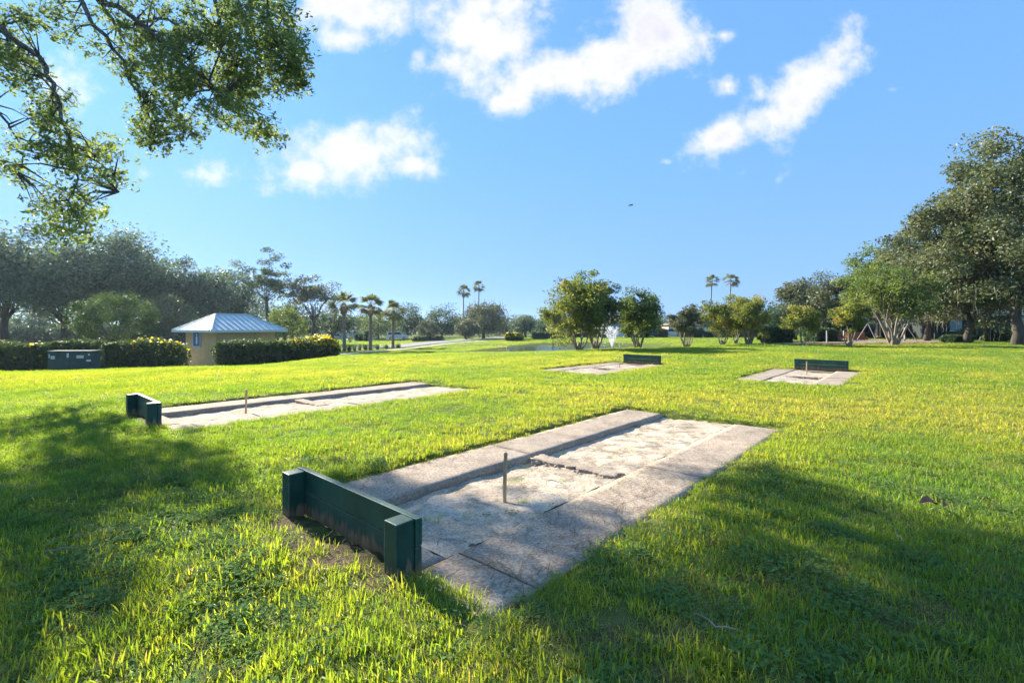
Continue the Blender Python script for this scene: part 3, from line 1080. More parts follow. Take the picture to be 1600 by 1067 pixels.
def needle(x, y, z, ln, w, az, lift):
    global o
    dx, dy = math.cos(az), math.sin(az)
    k = r.normal(0, 0.12)
    for t in (0, 0.5, 1):
        cx = x + dx * ln * (t - .5) - dy * k * ln * (t - .5) ** 2 * 3
        cy = y + dy * ln * (t - .5) + dx * k * ln * (t - .5) ** 2 * 3
        cz = z + lift * t
        Vs.append((cx - dy * w, cy + dx * w, cz))
        Vs.append((cx + dy * w, cy - dx * w, cz))
    Fs.append((o, o + 1, o + 3, o + 2))
    Fs.append((o + 2, o + 3, o + 5, o + 4))
    Ts.extend([r.uniform(0, 1)] * 6)
    o += 6


for q in range(2200):
    u = r.uniform(-1.2, 4.3)
    sideL = r.uniform() < 0.3
    v = r.uniform(YL0 + .02, YL1 - .03) if sideL else (r.uniform(YR1, YR0) if r.uniform() < .75 else r.uniform(YR0, YL0))
    if vnoise(np.array(u), np.array(v), 2.0, 31) < r.uniform(-0.7, 0.8):
        continue
    inb = YR0 < v < YL0
    zz = -0.055 if inb else (-0.022 if sideL else -0.036)
    xx, yy = PITS[0][0] + u * math.cos(a) - v * math.sin(a), PITS[0][1] + u * math.sin(a) + v * math.cos(a)
    needle(xx, yy, zz, r.uniform(0.03, 0.16), r.uniform(0.0010, 0.0022), r.uniform(0, 6.28), r.uniform(0, 0.006))
for q in range(160):
    yy = r.uniform(1.6, 7)
    xx = r.uniform(-1.1, 1.1) * yy
    if pit_sd(np.array(xx), np.array(yy)) < 0.1:
        continue
    needle(xx, yy, r.uniform(0.03, 0.06), r.uniform(0.05, 0.15), r.uniform(0.0006, 0.0012), r.uniform(0, 6.28), r.uniform(-.02, 0.03))
me = mesh_np('pine_needles', Vs, Fs, M['straw'], Ts)
tag(obj('pine_needles', me), 'dry brown pine needles scattered over concrete and turf', 'pine needles', kind='stuff')

# ------------------------------------------------------------------ foliage helpers


def leaf_quads(C, size, r, aspect=0.5, up=0.25, T=None, droop=0.0):
    """diamond leaves at centres C; returns vertices, faces, tint"""
    n = len(C)
    size = np.broadcast_to(np.asarray(size, float), (n,)) * r.uniform(0.7, 1.35, n)
    ax = r.normal(0, 1, (n, 3))
    ax[:, 2] = ax[:, 2] * 0.7 - droop
    ax /= np.linalg.norm(ax, axis=1, keepdims=True)
    nn = r.normal(0, 1, (n, 3))
    nn[:, 2] += up * 3
    sd = np.cross(ax, nn)
    sd /= np.linalg.norm(sd, axis=1, keepdims=True) + 1e-9
    nrm_ = np.cross(sd, ax)
    a = ax * size[:, None]
    b = sd * (size * aspect * 0.5)[:, None]
    k = nrm_ * (size * 0.08)[:, None]
    V = np.stack([C - a * .5, C + b + k, C + a * .5, C - b + k], 1).reshape(-1, 3)
    Fq = np.arange(4 * n).reshape(n, 4)
    tt = np.full(n, 0.5) if T is None else np.asarray(T)
    tt = np.clip(tt + r.normal(0, 0.13, n), 0, 1)
    return V, Fq, np.repeat(tt, 4)


def ball(r, n):
    """points in a ball, denser towards its skin"""
    d = r.normal(0, 1, (n, 3))
    d /= np.linalg.norm(d, axis=1, keepdims=True)
    return d * (r.uniform(0, 1, n) ** 0.45)[:, None]


def clumps(r, cen, rad, ncl, fill=0.35, flat=0.85, bottom=-0.55, lumps=11):
    """cluster centres filling an uneven crown round cen with radii rad"""
    d = r.normal(0, 1, (ncl * 3, 3))
    d /= np.linalg.norm(d, axis=1, keepdims=True)
    d = d[d[:, 2] > bottom][:ncl]
    # uneven outline: a few bulges and bays
    lob = r.normal(0, 1, (lumps, 3))
    lob /= np.linalg.norm(lob, axis=1, keepdims=True)
    amp = r.uniform(-0.42, 0.26, lumps)
    k = np.exp(-((1 - d @ lob.T) * 8.0))
    rr = (0.86 + (k * amp).sum(1)) * (1 - fill * r.uniform(0, 1, len(d)) ** 1.5) * r.uniform(0.82, 1.14, len(d))
    return np.asarray(cen) + d * rr[:, None] * np.asarray(rad)


def limb(mb, p0, p1, r0, r1, r, bend=0.15, seg=5, sides=6):
    p0, p1 = Vector(p0), Vector(p1)
    ln = (p1 - p0).length
    off = Vector(r.normal(0, bend * ln, 3))
    off.z = abs(off.z) * 0.6
    pts, rad = [], []
    for i in range(seg + 1):
        t = i / seg
        pts.append(p0.lerp(p1, t) + off * math.sin(t * math.pi) * 0.6 + Vector(r.normal(0, ln * 0.012, 3)) * (0 < i < seg))
        rad.append(r0 + (r1 - r0) * t ** 0.8)
    mb.tube(pts, rad, sides, cap=False)
    return pts


def tree(name, label, u, Y, vtop, wpx, seed, mat='oak_left', bark='bark_oak', nleaf=7000, leaf=0.3, ncl=70, crad=0.17, trunk_r=0.3, fork=0.28,
         crown_lo=0.34, stems=1, fill=0.5, group=None, cat='tree', aspect=0.5, moss=0, lean=0.0, flat=0.7, bottom=-0.6, xshift=0.0, depth=None, vbase=None, arch=0, lumps=11):
    """one tree: tapered trunk with limbs, crown of leaf clumps; sized by what it spans in the picture at depth Y"""
    r = np.random.default_rng(seed)
    b = on_ground(u, Y)
    top = at(u, vtop, Y)
    H = top.z - b.z
    W = wpx / F * Y
    rt = empty(name, b)
    tag(rt, label, cat, group)
    lo = H * crown_lo
    cen = np.array([lean * H + xshift * W, 0.0, (lo + H) / 2])
    rad = np.array([W / 2, (depth or W) / 2, (H - lo) / 2])
    C = clumps(r, cen, rad, ncl, fill, bottom=bottom, lumps=lumps)
    mb = MB()
    fk = Vector((lean * H * 0.4, 0, H * fork))
    tips = C[r.permutation(len(C))[:min(16, max(8, ncl // 4))]]
    if stems == 1:
        pts = [Vector((0, 0, -0.3)), Vector((0.02 * H * r.normal(), 0.0, 0.05 * H)), fk * 0.55 + Vector(r.normal(0, 0.012 * H, 3)), fk]
        mb.tube(pts, [trunk_r * 1.3, trunk_r * 1.0, trunk_r * 0.88, trunk_r * 0.72], 9)
        for tp in tips:
            limb(mb, fk - Vector((0, 0, trunk_r * r.uniform(0, 1.5))), tp, trunk_r * r.uniform(0.22, 0.45), trunk_r * 0.06, r)
    else:
        for s in range(stems):
            an = 2 * math.pi * s / stems + r.uniform(-.3, .3)
            f2 = Vector((math.cos(an) * W * 0.16, math.sin(an) * W * 0.16, H * fork * r.uniform(0.85, 1.2)))
            p0 = Vector((math.cos(an) * trunk_r * .55, math.sin(an) * trunk_r * .55, -0.15))
            limb(mb, p0, f2, trunk_r * 0.42, trunk_r * 0.22, r, 0.08)
            dd = np.linalg.norm(C[:, :2] - np.array(f2)[:2] * 2.2, axis=1)
            for tp in C[np.argsort(dd)[:max(4, ncl // (stems * 2))]]:
                limb(mb, f2, tp, trunk_r * 0.15, trunk_r * 0.035, r, 0.10, 4, 5)
        mb.tube([(0, 0, -0.3), (0, 0, H * 0.04), (0, 0, H * 0.10)], [trunk_r * 1.3, trunk_r * 1.05, trunk_r * 0.7], 9)
    tk = mb.build('trunk', M[bark], rt, smooth=True)
    # leaves round every clump
    per = max(6, nleaf // len(C))
    cr = crad * min(W, 1.6 * H) * r.uniform(0.6, 1.3, len(C))
    P = np.repeat(C, per, 0) + ball(r, len(C) * per) * np.repeat(cr, per)[:, None] * np.array([1.15, 1.15, 1.15 * flat])
    T = np.repeat(r.uniform(0.05, 0.85, len(C)), per)
    if arch:           # long arching shoots above the crown
        ex, et = [], []
        for q in range(arch):
            c = C[r.integers(len(C))]
            if c[2] < cen[2]:
                continue
            dr = np.array([c[0] - cen[0], c[1] - cen[1], 0.0])
            dr = dr / (np.linalg.norm(dr) + 1e-6)
            ln = r.uniform(0.12, 0.26) * H
            for t in np.linspace(0, 1, 26):
                ex.append(c + np.array([0, 0, 1]) * ln * (t * 1.25 - 0.75 * t * t) + dr * ln * 0.75 * t * t + r.normal(0, 0.05, 3))
                et.append(0.35)
        P = np.concatenate([P, np.array(ex)])
        T = np.concatenate([T, np.array(et)])
    ok = P[:, 2] > 0.12 * H * (0.4 if crown_lo < 0.15 else 1)
    P, T = P[ok], T[ok]
    V, Fq, tv = leaf_quads(P, leaf, r, aspect, T=T)
    obj('crown', mesh_np('crown', V, Fq, M[mat], tv), rt)
    if moss:
        low = C[np.argsort(C[:, 2])[:moss]]
        mv, mf, mt = moss_mesh(low, r, 0.11 * H)
        tag(obj('hanging_moss', mesh_np('hanging_moss', mv, mf, M['moss'], mt), rt), kind='stuff')
    return rt


def moss_mesh(tips, r, ln):
    V, Fq, T = [], [], []
    o = 0
    for c in tips:
        for s in range(7):
            p = np.asarray(c) + r.normal(0, ln * 0.35, 3)
            L_ = ln * r.uniform(0.25, 0.8)
            w = ln * r.uniform(0.012, 0.035)
            an = r.uniform(0, 3.14)
            dx, dy = math.cos(an) * w, math.sin(an) * w
            for i in range(5):
                t = i / 4
                k = (1 - t) ** 0.7 * r.uniform(0.6, 1.2)
                j = r.normal(0, w * 0.7, 2)
                V.append((p[0] - dx * k + j[0], p[1] - dy * k + j[1], p[2] - L_ * t))
                V.append((p[0] + dx * k + j[0], p[1] + dy * k + j[1], p[2] - L_ * t))
                T += [r.uniform(0, 1)] * 2
            for i in range(4):
                b = o + 2 * i
                Fq.append((b, b + 1, b + 3, b + 2))
            o += 10
    return V, Fq, T


def shrub(name, label, u0, u1, vtop, Y, seed, mat='hedge', leaf=0.14, nleaf=4500, deep=1.6, flowers=0.0, fl_side=0.0, group=None, cat='shrub', boxy=1.0, cone=False):
    """shrub or hedge piece spanning the columns u0-u1 at depth Y, leaves over a twiggy core"""
    r = np.random.default_rng(seed)
    b = on_ground((u0 + u1) / 2, Y)
    W = (u1 - u0) / F * Y
    H = at(0, vtop, Y).z - b.z
    rt = empty(name, b)
    tag(rt, label, cat, group)
    n = nleaf
    # points on a rounded, lumpy box
    d = r.uniform(-1, 1, (n, 3))
    e = 2.0 + 3.0 * boxy
    q = (np.abs(d) ** e).sum(1) ** (1 / e)
    d = d / q[:, None] * (1 - 0.22 * r.uniform(0, 1, n) ** 2)[:, None]
    lump = 1 + 0.13 * vnoise(d[:, 0] * W * 0.8, d[:, 2] * H + d[:, 1] * 2, 1.6, seed) * (1.3 - 0.5 * boxy)
    P = d * np.array([W / 2, deep / 2, H / 2]) * lump[:, None] + np.array([0, 0, H / 2])
    P += r.normal(0, leaf * 0.35, P.shape)
    P[:, 2] = np.maximum(P[:, 2], 0.03)
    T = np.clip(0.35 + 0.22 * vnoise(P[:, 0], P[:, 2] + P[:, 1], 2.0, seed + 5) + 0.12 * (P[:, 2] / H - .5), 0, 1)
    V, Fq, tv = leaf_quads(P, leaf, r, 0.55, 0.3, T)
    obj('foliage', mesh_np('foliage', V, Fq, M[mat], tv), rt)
    # twiggy stems inside
    mb = MB()
    for s in range(max(5, int(W * 3))):
        x = r.uniform(-W * 0.42, W * 0.42)
        mb.tube([(x * 0.8, r.uniform(-.2, .2) * deep, -0.1), (x * 0.9, 0, H * 0.4), (x, r.uniform(-.3, .3) * deep, H * 0.86)], [0.05, 0.04, 0.012], 5, cap=False)
    mb.build('stems', M['bark_oak'], rt)
    # dense shaded interior of the hedge: second, inner layer of leaves
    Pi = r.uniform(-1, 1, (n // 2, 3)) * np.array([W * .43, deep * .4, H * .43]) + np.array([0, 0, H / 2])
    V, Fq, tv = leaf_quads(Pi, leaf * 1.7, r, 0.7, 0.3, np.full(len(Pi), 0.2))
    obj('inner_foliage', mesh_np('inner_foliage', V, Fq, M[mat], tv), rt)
    if flowers:
        k = (P[:, 2] > H * 0.45) & (r.uniform(0, 1, n) < flowers * np.clip(0.5 + vnoise(P[:, 0], P[:, 2], 1.3, seed + 9) + fl_side * P[:, 0] / W * 2, 0, 1.2))
        Pf = P[k] + np.array([0, -0.02, 0.05])
        if len(Pf):
            V, Fq, tv = leaf_quads(Pf, leaf * 1.0, r, 0.9, 0.4)
            obj('blossoms', mesh_np('blossoms', V, Fq, M['flower'], tv), rt)
    return rt


def palm(name, label, u, Y, vtop, vcrown, seed, kind='sabal', group=None):
    r = np.random.default_rng(seed)
    b = on_ground(u, Y)
    H = at(0, vcrown, Y).z - b.z            # height of the growing point
    top = at(0, vtop, Y).z - b.z
    fl = (top - H) * (1.25 if kind == 'sabal' else 1.5)
    rt = empty(name, b)
    tag(rt, label, 'palm tree', group)
    tr = 0.21 if kind == 'sabal' else 0.17
    bend = r.normal(0, 0.015 * H, 2)
    pts = [Vector((bend[0] * t * t, bend[1] * t * t, H * t)) for t in np.linspace(-0.03, 1, 12)]
    MB().tube(pts, [tr * (1.3 if i == 0 else 1.0 - 0.015 * i) * (1 + 0.05 * (i % 2)) for i in range(12)], 10).build('trunk', M['bark_palm'], rt, smooth=True)
    if kind == 'sabal':
        zz = [0.76, 0.80, 0.85, 0.90, 0.95, 1.0]
        rr = [1.0, 1.75, 2.2, 2.1, 1.6, 1.0]
        MB().tube([Vector((bend[0] * t * t, bend[1] * t * t, H * t)) for t in zz], [tr * q for q in rr], 10).build('boots', M['boot'], rt, smooth=False)
    V, Fq, T = [], [], []
    o = 0
    base = np.array([bend[0], bend[1], H])
    nf = 34 if kind == 'sabal' else 30
    for f in range(nf):
        az = r.uniform(0, 6.283)
        el = math.radians(r.uniform(-50, 85))
        d = np.array([math.cos(az) * math.cos(el), math.sin(az) * math.cos(el), math.sin(el)])
        L0 = fl * r.uniform(0.45, 0.6)
        hub = base + d * L0 - np.array([0, 0, 0.08 * fl])
        sd = np.cross(d, [0, 0, 1.0])
        sd /= np.linalg.norm(sd) + 1e-9
        upv = np.cross(sd, d)
        tw_ = r.uniform(-0.55, 0.55)
        sd = sd * math.cos(tw_) + upv * math.sin(tw_)
        upv = np.cross(sd, d)
        # stalk
        for p, w in ((base, 0.03), (hub, 0.025)):
            V += [tuple(p - sd * w), tuple(p + sd * w)]
            T += [0.7, 0.7]
        Fq.append((o, o + 1, o + 3, o + 2))
        o += 4
        tt = r.uniform(0.1, 0.9)
        for k in range(11):
            w = math.radians(-80 + 16 * k)
            dd = d * math.cos(w) + sd * math.sin(w)
            ll = fl * 0.62 * (0.75 + 0.25 * math.cos(w)) * r.uniform(0.85, 1.1)
            tip = hub + dd * ll - np.array([0, 0, ll * 0.30])
            mid = hub + dd * ll * 0.55 - np.array([0, 0, ll * 0.05])
            pw2 = np.cross(dd, upv) * ll * 0.075
            V += [tuple(hub), tuple(mid - pw2), tuple(tip), tuple(mid + pw2)]
            T += [tt] * 4
            Fq.append((o, o + 1, o + 2, o + 3))
            o += 4
    obj('crown', mesh_np('crown', V, Fq, M['palm'], T), rt)
    return rt


# ------------------------------------------------------------------ the overhanging oak, trunk out of view on the left
def near_oak():
    r = np.random.default_rng(5)
    base = Vector((-20.5, 15.5, gz(-20.5, 15.5)))
    rt = empty('oak_tree', base)
    tag(rt, 'large oak whose leafy branches hang into the top left of the picture', 'tree')
    mb = MB()
    hubp = Vector((-19.6, 15.2, 4.6))
    mb.tube([base - Vector((0, 0, .3)) - base, Vector((0.1, 0, 1.2)), Vector((.5, -.1, 2.8)), hubp - base], [0.95, 0.68, 0.6, 0.56], 12)
    LIMBS = [
        ([(-260, 40, 15.5), (-120, -30, 15), (20, -70, 14.6), (150, -10, 14.2), (225, 42, 13.8), (298, 98, 13.4), (352, 150, 13)], 0.30),
        ([(-160, 90, 15), (-60, 55, 14.4), (0, 42, 14), (58, 90, 13.6), (88, 150, 13.3), (112, 225, 13), (122, 280, 12.8), (108, 345, 12.6)], 0.20),
        ([(20, -70, 14.6), (110, -20, 14.2), (165, 60, 13.8), (205, 130, 13.5), (232, 175, 13.3), (242, 225, 13.1)], 0.13),
        ([(20, -70, 14.6), (180, -100, 15), (320, -50, 15), (410, 20, 14.7), (452, 90, 14.4), (478, 135, 14.2)], 0.17),
        ([(320, -50, 15), (345, 50, 14.4), (362, 120, 14.2), (385, 165, 14), (405, 205, 13.9)], 0.10),
        ([(150, -10, 14.2), (180, 40, 15), (260, 30, 15.4), (330, 60, 15.6), (400, 70, 15.5)], 0.11),
        ([(-60, 55, 14.4), (-40, 140, 14), (10, 190, 13.6), (40, 235, 13.4), (25, 268, 13.3)], 0.09),
        ([(112, 225, 13), (150, 250, 12.8), (175, 275, 12.7), (185, 300, 12.6)], 0.05),
        ([(-260, 40, 15.5), (-300, 120, 13), (-260, 160, 11), (-200, 180, 10)], 0.2),
    ]
    nodes = []
    for wp, r0 in LIMBS:
        P = [at(*q) for q in wp]
        if r0 >= 0.2:
            P = [hubp] + P
        # smooth the polyline
        fine = []
        for i in range(len(P) - 1):
            for t in np.linspace(0, 1, 5)[:-1]:
                fine.append(P[i].lerp(P[i + 1], t) + Vector(r.normal(0, 0.05, 3)))
        fine.append(P[-1])
        nn = len(fine)
        mb.tube([p - base for p in fine], [max(0.015, 0.72 * r0 * (1 - 0.93 * (i / (nn - 1)) ** 0.8)) for i in range(nn)], 7, cap=False)
        nodes += fine[4 if r0 >= 0.2 else 2:]
    NP = np.array([tuple(p) for p in nodes])
    # parts of the crown: photo column, row, half sizes, depth, clusters
    PARTS = [
        (250, 30, 200, 46, 14.4, 82), (400, 45, 72, 60, 14.6, 51), (330, 95, 80, 50, 13.8, 51), (440, 100, 36, 42, 14.2, 33), (462, 128, 18, 20, 14.1, 8),
        (385, 140, 45, 40, 14, 31), (345, 165, 24, 26, 13.2, 11), (405, 200, 26, 24, 13.9, 12), (375, 195, 18, 14, 13.9, 4), (260, 120, 55, 40, 13.6, 37), (255, 185, 42, 42, 13.3, 22),
        (235, 225, 20, 18, 13.2, 6), (285, 205, 20, 22, 13.2, 7), (205, 85, 50, 34, 13.9, 17),
        (25, 60, 45, 50, 14, 27), (45, 125, 38, 26, 13.7, 11), (80, 165, 40, 30, 13.3, 11), (70, 215, 45, 34, 13.2, 19), (20, 250, 18, 22, 13.4, 5), (35, 275, 12, 10, 13.4, 3),
        (120, 250, 45, 30, 12.9, 19), (170, 235, 20, 16, 12.8, 4), (175, 278, 22, 16, 12.7, 5), (105, 310, 36, 26, 12.7, 12), (140, 330, 26, 12, 12.6, 5), (100, 362, 34, 18, 12.6, 9), (60, 330, 20, 10, 12.6, 3),
        # the rest of the crown, above and left of the picture
        (250, -110, 230, 90, 15, 120), (0, -150, 260, 120, 15.5, 150), (-140, 60, 110, 120, 14.5, 85), (-330, 20, 160, 170, 14.5, 100), (-220, 210, 110, 80, 13, 45), (-420, 190, 140, 90, 12.5, 45),
        (-700, -20, 260, 200, 15, 130), (200, -300, 350, 120, 17, 90),
    ]
    CL = []
    for (u, v, ru, rv, Y, n) in PARTS:
        k = 0
        while k < n:
            a_, b_ = r.uniform(-1, 1, 2)
            if a_ * a_ + b_ * b_ > 1:
                continue
            CL.append(tuple(at(u + a_ * ru, v + b_ * rv, Y + r.normal(0, 0.8))))
            k += 1
    CL = np.array(CL)
    # twigs from the nearest limb to each clump
    for c in CL:
        d = np.linalg.norm(NP - c, axis=1)
        s = nodes[int(np.argmin(d))]
        if d.min() > 0.25:
            e = Vector(c)
            midp = s.lerp(e, 0.5) + Vector((0, 0, 0.12 * d.min())) + Vector(r.normal(0, 0.06 * d.min(), 3))
            mb.tube([s - base, midp - base, e - base], [0.022 + 0.006 * d.min(), 0.014, 0.005], 4, cap=False)
    mb.build('trunk', M['bark_oak'], rt, smooth=True)
    # leaf rosettes
    ros = 12
    C2 = np.repeat(CL, ros, 0) + ball(r, len(CL) * ros) * 0.42 * np.array([1, 1, 0.75])
    T2 = np.repeat(r.uniform(0.15, 0.75, len(CL)), ros) + r.normal(0, 0.1, len(C2))
    lv = 6
    P = np.repeat(C2, lv, 0) + r.normal(0, 1, (len(C2) * lv, 3)) * 0.05
    V, Fq, tv = leaf_quads(P, 0.12, r, 0.42, 0.2, np.repeat(T2, lv))
    obj('crown', mesh_np('crown', V - np.array(base), Fq, M['oak_near'], tv), rt)
    tips = [np.array(at(*q)) - np.array(base) for q in [(95, 310, 12.7), (88, 300, 12.7), (62, 195, 13.2), (40, 120, 13.8), (100, 335, 12.6)]]
    mv, mf, mt = moss_mesh(tips, r, 0.55)
    tag(obj('hanging_moss', mesh_np('hanging_moss', mv, mf, M['moss'], mt), rt), kind='stuff')


near_oak()

# ------------------------------------------------------------------ trees along the left
GL = 'oaks along the left edge of the park'
tree('oak_tree', 'big dark oak at the far left edge with a leaning trunk', 12, 50, 342, 250, 301, nleaf=19500, ncl=95, leaf=0.36, trunk_r=0.38, crown_lo=0.20, bottom=-0.9, fill=0.75, crad=0.14, group=GL, moss=16, lean=-0.04)
tree('oak_tree', 'dark oak with a stout trunk left of the round clipped tree', 100, 52, 372, 190, 302, nleaf=15000, ncl=95, leaf=0.36, trunk_r=0.36, crown_lo=0.18, bottom=-0.9, fill=0.75, crad=0.14, group=GL, moss=16)
tree('oak_tree', 'tall dark oak rising behind the round clipped tree', 195, 55, 350, 200, 303, nleaf=18000, ncl=95, leaf=0.36, trunk_r=0.38, crown_lo=0.12, bottom=-0.9, fill=0.75, crad=0.14, group=GL, moss=10)
tree('oak_tree', 'spreading dark oak between the round clipped tree and the small building', 285, 58, 393, 150, 304, nleaf=15000, ncl=95, leaf=0.36, trunk_r=0.32, crown_lo=0.12, bottom=-0.9, fill=0.75, crad=0.14, group=GL, moss=18)
tree('oak_tree', 'pale mossy little oak just left of the small building', 258, 46, 468, 75, 305, mat='oak_grey', nleaf=5400, ncl=50, leaf=0.22, trunk_r=0.14, crown_lo=0.20, bottom=-0.9, moss=14)
tree('oak_tree', 'rounded oak behind the left end of the blue roof', 362, 68, 408, 105, 306, nleaf=10500, ncl=90, leaf=0.36, trunk_r=0.26, crown_lo=0.05, bottom=-0.9, mat='oak_left', moss=14, fill=.75, crad=.14)
tree('oak_tree', 'oak partly out of the picture beyond the left edge', -130, 48, 360, 220, 307, nleaf=10500, ncl=80, leaf=0.42, trunk_r=0.34, crown_lo=0.18, bottom=-0.9, fill=0.75, crad=0.14, group=GL)
tree('pine_tree', 'tallest open crowned tree above the right half of the blue roof', 416, 66, 392, 78, 308, nleaf=4200, ncl=46, leaf=0.30, trunk_r=0.26, crown_lo=0.36, fork=0.5, fill=0.9, mat='dark_tree', crad=0.13, flat=0.5)
tree('oak_tree', 'open branched oak right of the tallest tree', 490, 66, 425, 88, 309, nleaf=4600, ncl=52, leaf=0.30, trunk_r=0.26, crown_lo=0.42, fork=0.36, fill=0.85, mat='oak_grey', crad=0.13, flat=0.55, moss=8)
tree('oak_tree', 'low dark oak behind the small light green tree', 455, 78, 470, 90, 310, nleaf=4200, ncl=60, leaf=0.36, trunk_r=0.25, crown_lo=0.05, mat='dark_tree')
tree('oak_tree', 'dark spreading oak behind the leftmost cabbage palm', 520, 80, 478, 100, 311, nleaf=5200, ncl=70, leaf=0.36, trunk_r=0.25, crown_lo=0.10, mat='dark_tree')
tree('clipped_tree', 'large round clipped dark green tree behind the hedge', 180, 37, 453, 120, 312, nleaf=15000, ncl=420, leaf=0.15, trunk_r=0.2, crown_lo=0.14, mat='clipped', fill=0.2, crad=0.06, lumps=1, bottom=-1.0, flat=1.0)
tree('small_tree', 'small light green tree at the right end of the blue roof', 447, 44, 474, 76, 313, nleaf=5200, ncl=130, leaf=0.17, trunk_r=0.14, crown_lo=0.16, mat='green_tree', fill=0.3, crad=0.10, bottom=-0.9, stems=3, fork=0.3)
for k, (u, Y, vt, w, lab) in enumerate([(30, 75, 470, 120, 'shaded understorey tree between the leftmost oak trunks'), (150, 78, 470, 130, 'shaded understorey tree behind the round clipped tree'),
                                        (250, 80, 462, 110, 'shaded understorey tree behind the pale mossy oak'), (340, 84, 455, 120, 'shaded understorey tree behind the blue roof'),
                                        (405, 90, 450, 100, 'shaded understorey tree right behind the roof ridge'), (-90, 75, 455, 130, 'shaded understorey tree at the very left edge')]):
    tree('understorey_tree', lab, u, Y, vt, w, 330 + k, nleaf=3600, ncl=60, leaf=0.42, trunk_r=0.2, crown_lo=0.0, bottom=-0.95, mat=('oak_left', 'dark_tree')[k % 2], group='understorey trees on the left')

# palms
GP = 'cabbage palms beside the path'
palm('cabbage_palm', 'leftmost and nearest of the three cabbage palms by the path', 538, 58, 455, 474, 401, group=GP)
palm('cabbage_palm', 'middle of the three cabbage palms by the path', 579, 62, 459, 476, 402, group=GP)
palm('cabbage_palm', 'rightmost and smallest of the three cabbage palms by the path', 614, 67, 470, 486, 403, group=GP)
GF = 'tall fan palms far behind'
palm('fan_palm', 'left one of two tall fan palms behind the grey oak', 724, 140, 446, 454, 404, 'fan', GF)
palm('fan_palm', 'taller right one of two tall fan palms behind the grey oak', 748, 140, 440, 447, 405, 'fan', GF)
palm('fan_palm', 'left one of two fan palms above the crape myrtles on the right', 1110, 140, 431, 439, 406, 'fan', GF)
palm('fan_palm', 'right one of two fan palms above the crape myrtles on the right', 1141, 140, 429, 438, 407, 'fan', GF)

# middle distance
tree('green_tree', 'bright green tree behind the middle cabbage palm', 592, 112, 486, 60, 421, nleaf=4200, ncl=60, leaf=0.42, trunk_r=0.25, crown_lo=0.0, bottom=-0.95, mat='green_tree')
tree('dark_tree', 'dense dark tree right of the three palms', 636, 116, 473, 64, 422, nleaf=5880, ncl=80, leaf=0.42, trunk_r=0.3, crown_lo=0.0, bottom=-0.95, mat='dark_tree')
tree('dark_tree', 'dense dark tree behind the pale rounded tree', 690, 118, 481, 62, 423, nleaf=5880, ncl=80, leaf=0.42, trunk_r=0.3, crown_lo=0.0, bottom=-0.95, mat='dark_tree')
tree('round_tree', 'pale rounded small tree at the road bend', 668, 95, 499, 44, 424, nleaf=5040, ncl=90, leaf=0.26, trunk_r=0.15, crown_lo=0.0, bottom=-0.95, mat='oak_grey', fill=0.3, crad=0.1)
tree('grey_oak', 'wide grey green oak under the two left fan palms', 756, 100, 470, 82, 425, nleaf=9100, ncl=100, leaf=0.36, trunk_r=0.35, crown_lo=0.0, bottom=-0.95, mat='oak_grey')
tree('grey_oak', 'low grey green oak at the left foot of the wide grey oak', 728, 94, 497, 42, 426, nleaf=4200, ncl=60, leaf=0.3, trunk_r=0.2, crown_lo=0.0, bottom=-0.95, mat='oak_grey')
tree('grey_oak', 'round grey oak behind the yellow bush', 820, 112, 486, 50, 427, nleaf=5880, ncl=80, leaf=0.36, trunk_r=0.3, crown_lo=0.0, bottom=-0.95, mat='oak_left')
tree('crape_myrtle', 'yellowing tree left of the big double crape myrtle', 868, 70, 470, 52, 428, nleaf=5040, ncl=70, leaf=0.26, trunk_r=0.15, crown_lo=0.15, mat='crape', stems=3)
FARS = [(905, 125, 492, 60, 'far tree behind the left trunk of the double crape myrtle'), (1032, 128, 490, 60, 'far tree behind the parked blue car'), (1090, 130, 488, 60, 'far tree behind the tan roofed house'),
        (1150, 128, 484, 70, 'far tree behind the trio of crape myrtles'), (1215, 120, 478, 60, 'far tree right of the trio of crape myrtles'), (560, 130, 488, 60, 'far tree between the first two cabbage palms'),
        (780, 140, 497, 50, 'far tree right of the wide grey oak'), (970, 132, 496, 60, 'far tree behind the grey gabled house'), (850, 135, 498, 60, 'far tree left of the yellowing tree'), (725, 142, 492, 60, 'far tree between the two left fan palms and the road')]
for k, (u, Y, vt, w, lab) in enumerate(FARS):
    tree('far_tree', lab, u, Y, vt, w, 440 + k, nleaf=3080, ncl=50, leaf=0.5, trunk_r=0.3, crown_lo=0.0, bottom=-0.95, mat=('oak_grey', 'oak_left', 'dark_tree')[k % 3], group='far trees closing the view')

# crape myrtles
GC = 'crape myrtles on the lawn'
cr = dict(mat='crape', bark='bark_pale', group=GC, leaf=0.16, fill=0.75, bottom=-0.92)
tree('crape_myrtle', 'left trunk and crown of the big double crape myrtle before the pond', 905, 30, 424, 112, 501, nleaf=15187, ncl=110, trunk_r=0.15, crown_lo=0.10, stems=9, fork=0.32, crad=0.12, arch=26, **cr)
tree('crape_myrtle', 'right trunk and crown of the big double crape myrtle before the pond', 930, 31.5, 418, 105, 502, nleaf=14343, ncl=110, trunk_r=0.17, crown_lo=0.14, stems=9, fork=0.32, crad=0.12, arch=30, **{**cr, 'mat': 'green_tree'})
tree('crape_myrtle', 'crape myrtle standing right of the fountain', 997, 33, 449, 92, 503, nleaf=11812, ncl=90, trunk_r=0.16, crown_lo=0.16, stems=8, fork=0.32, crad=0.11, arch=8, **{**cr, 'mat': 'green_tree'})
tree('crape_myrtle', 'thin greyish crape myrtle right of the blue car', 1073, 37, 470, 68, 504, nleaf=6075, ncl=70, trunk_r=0.13, crown_lo=0.16, stems=8, fork=0.34, crad=0.10, **{**cr, 'mat': 'oak_grey'})
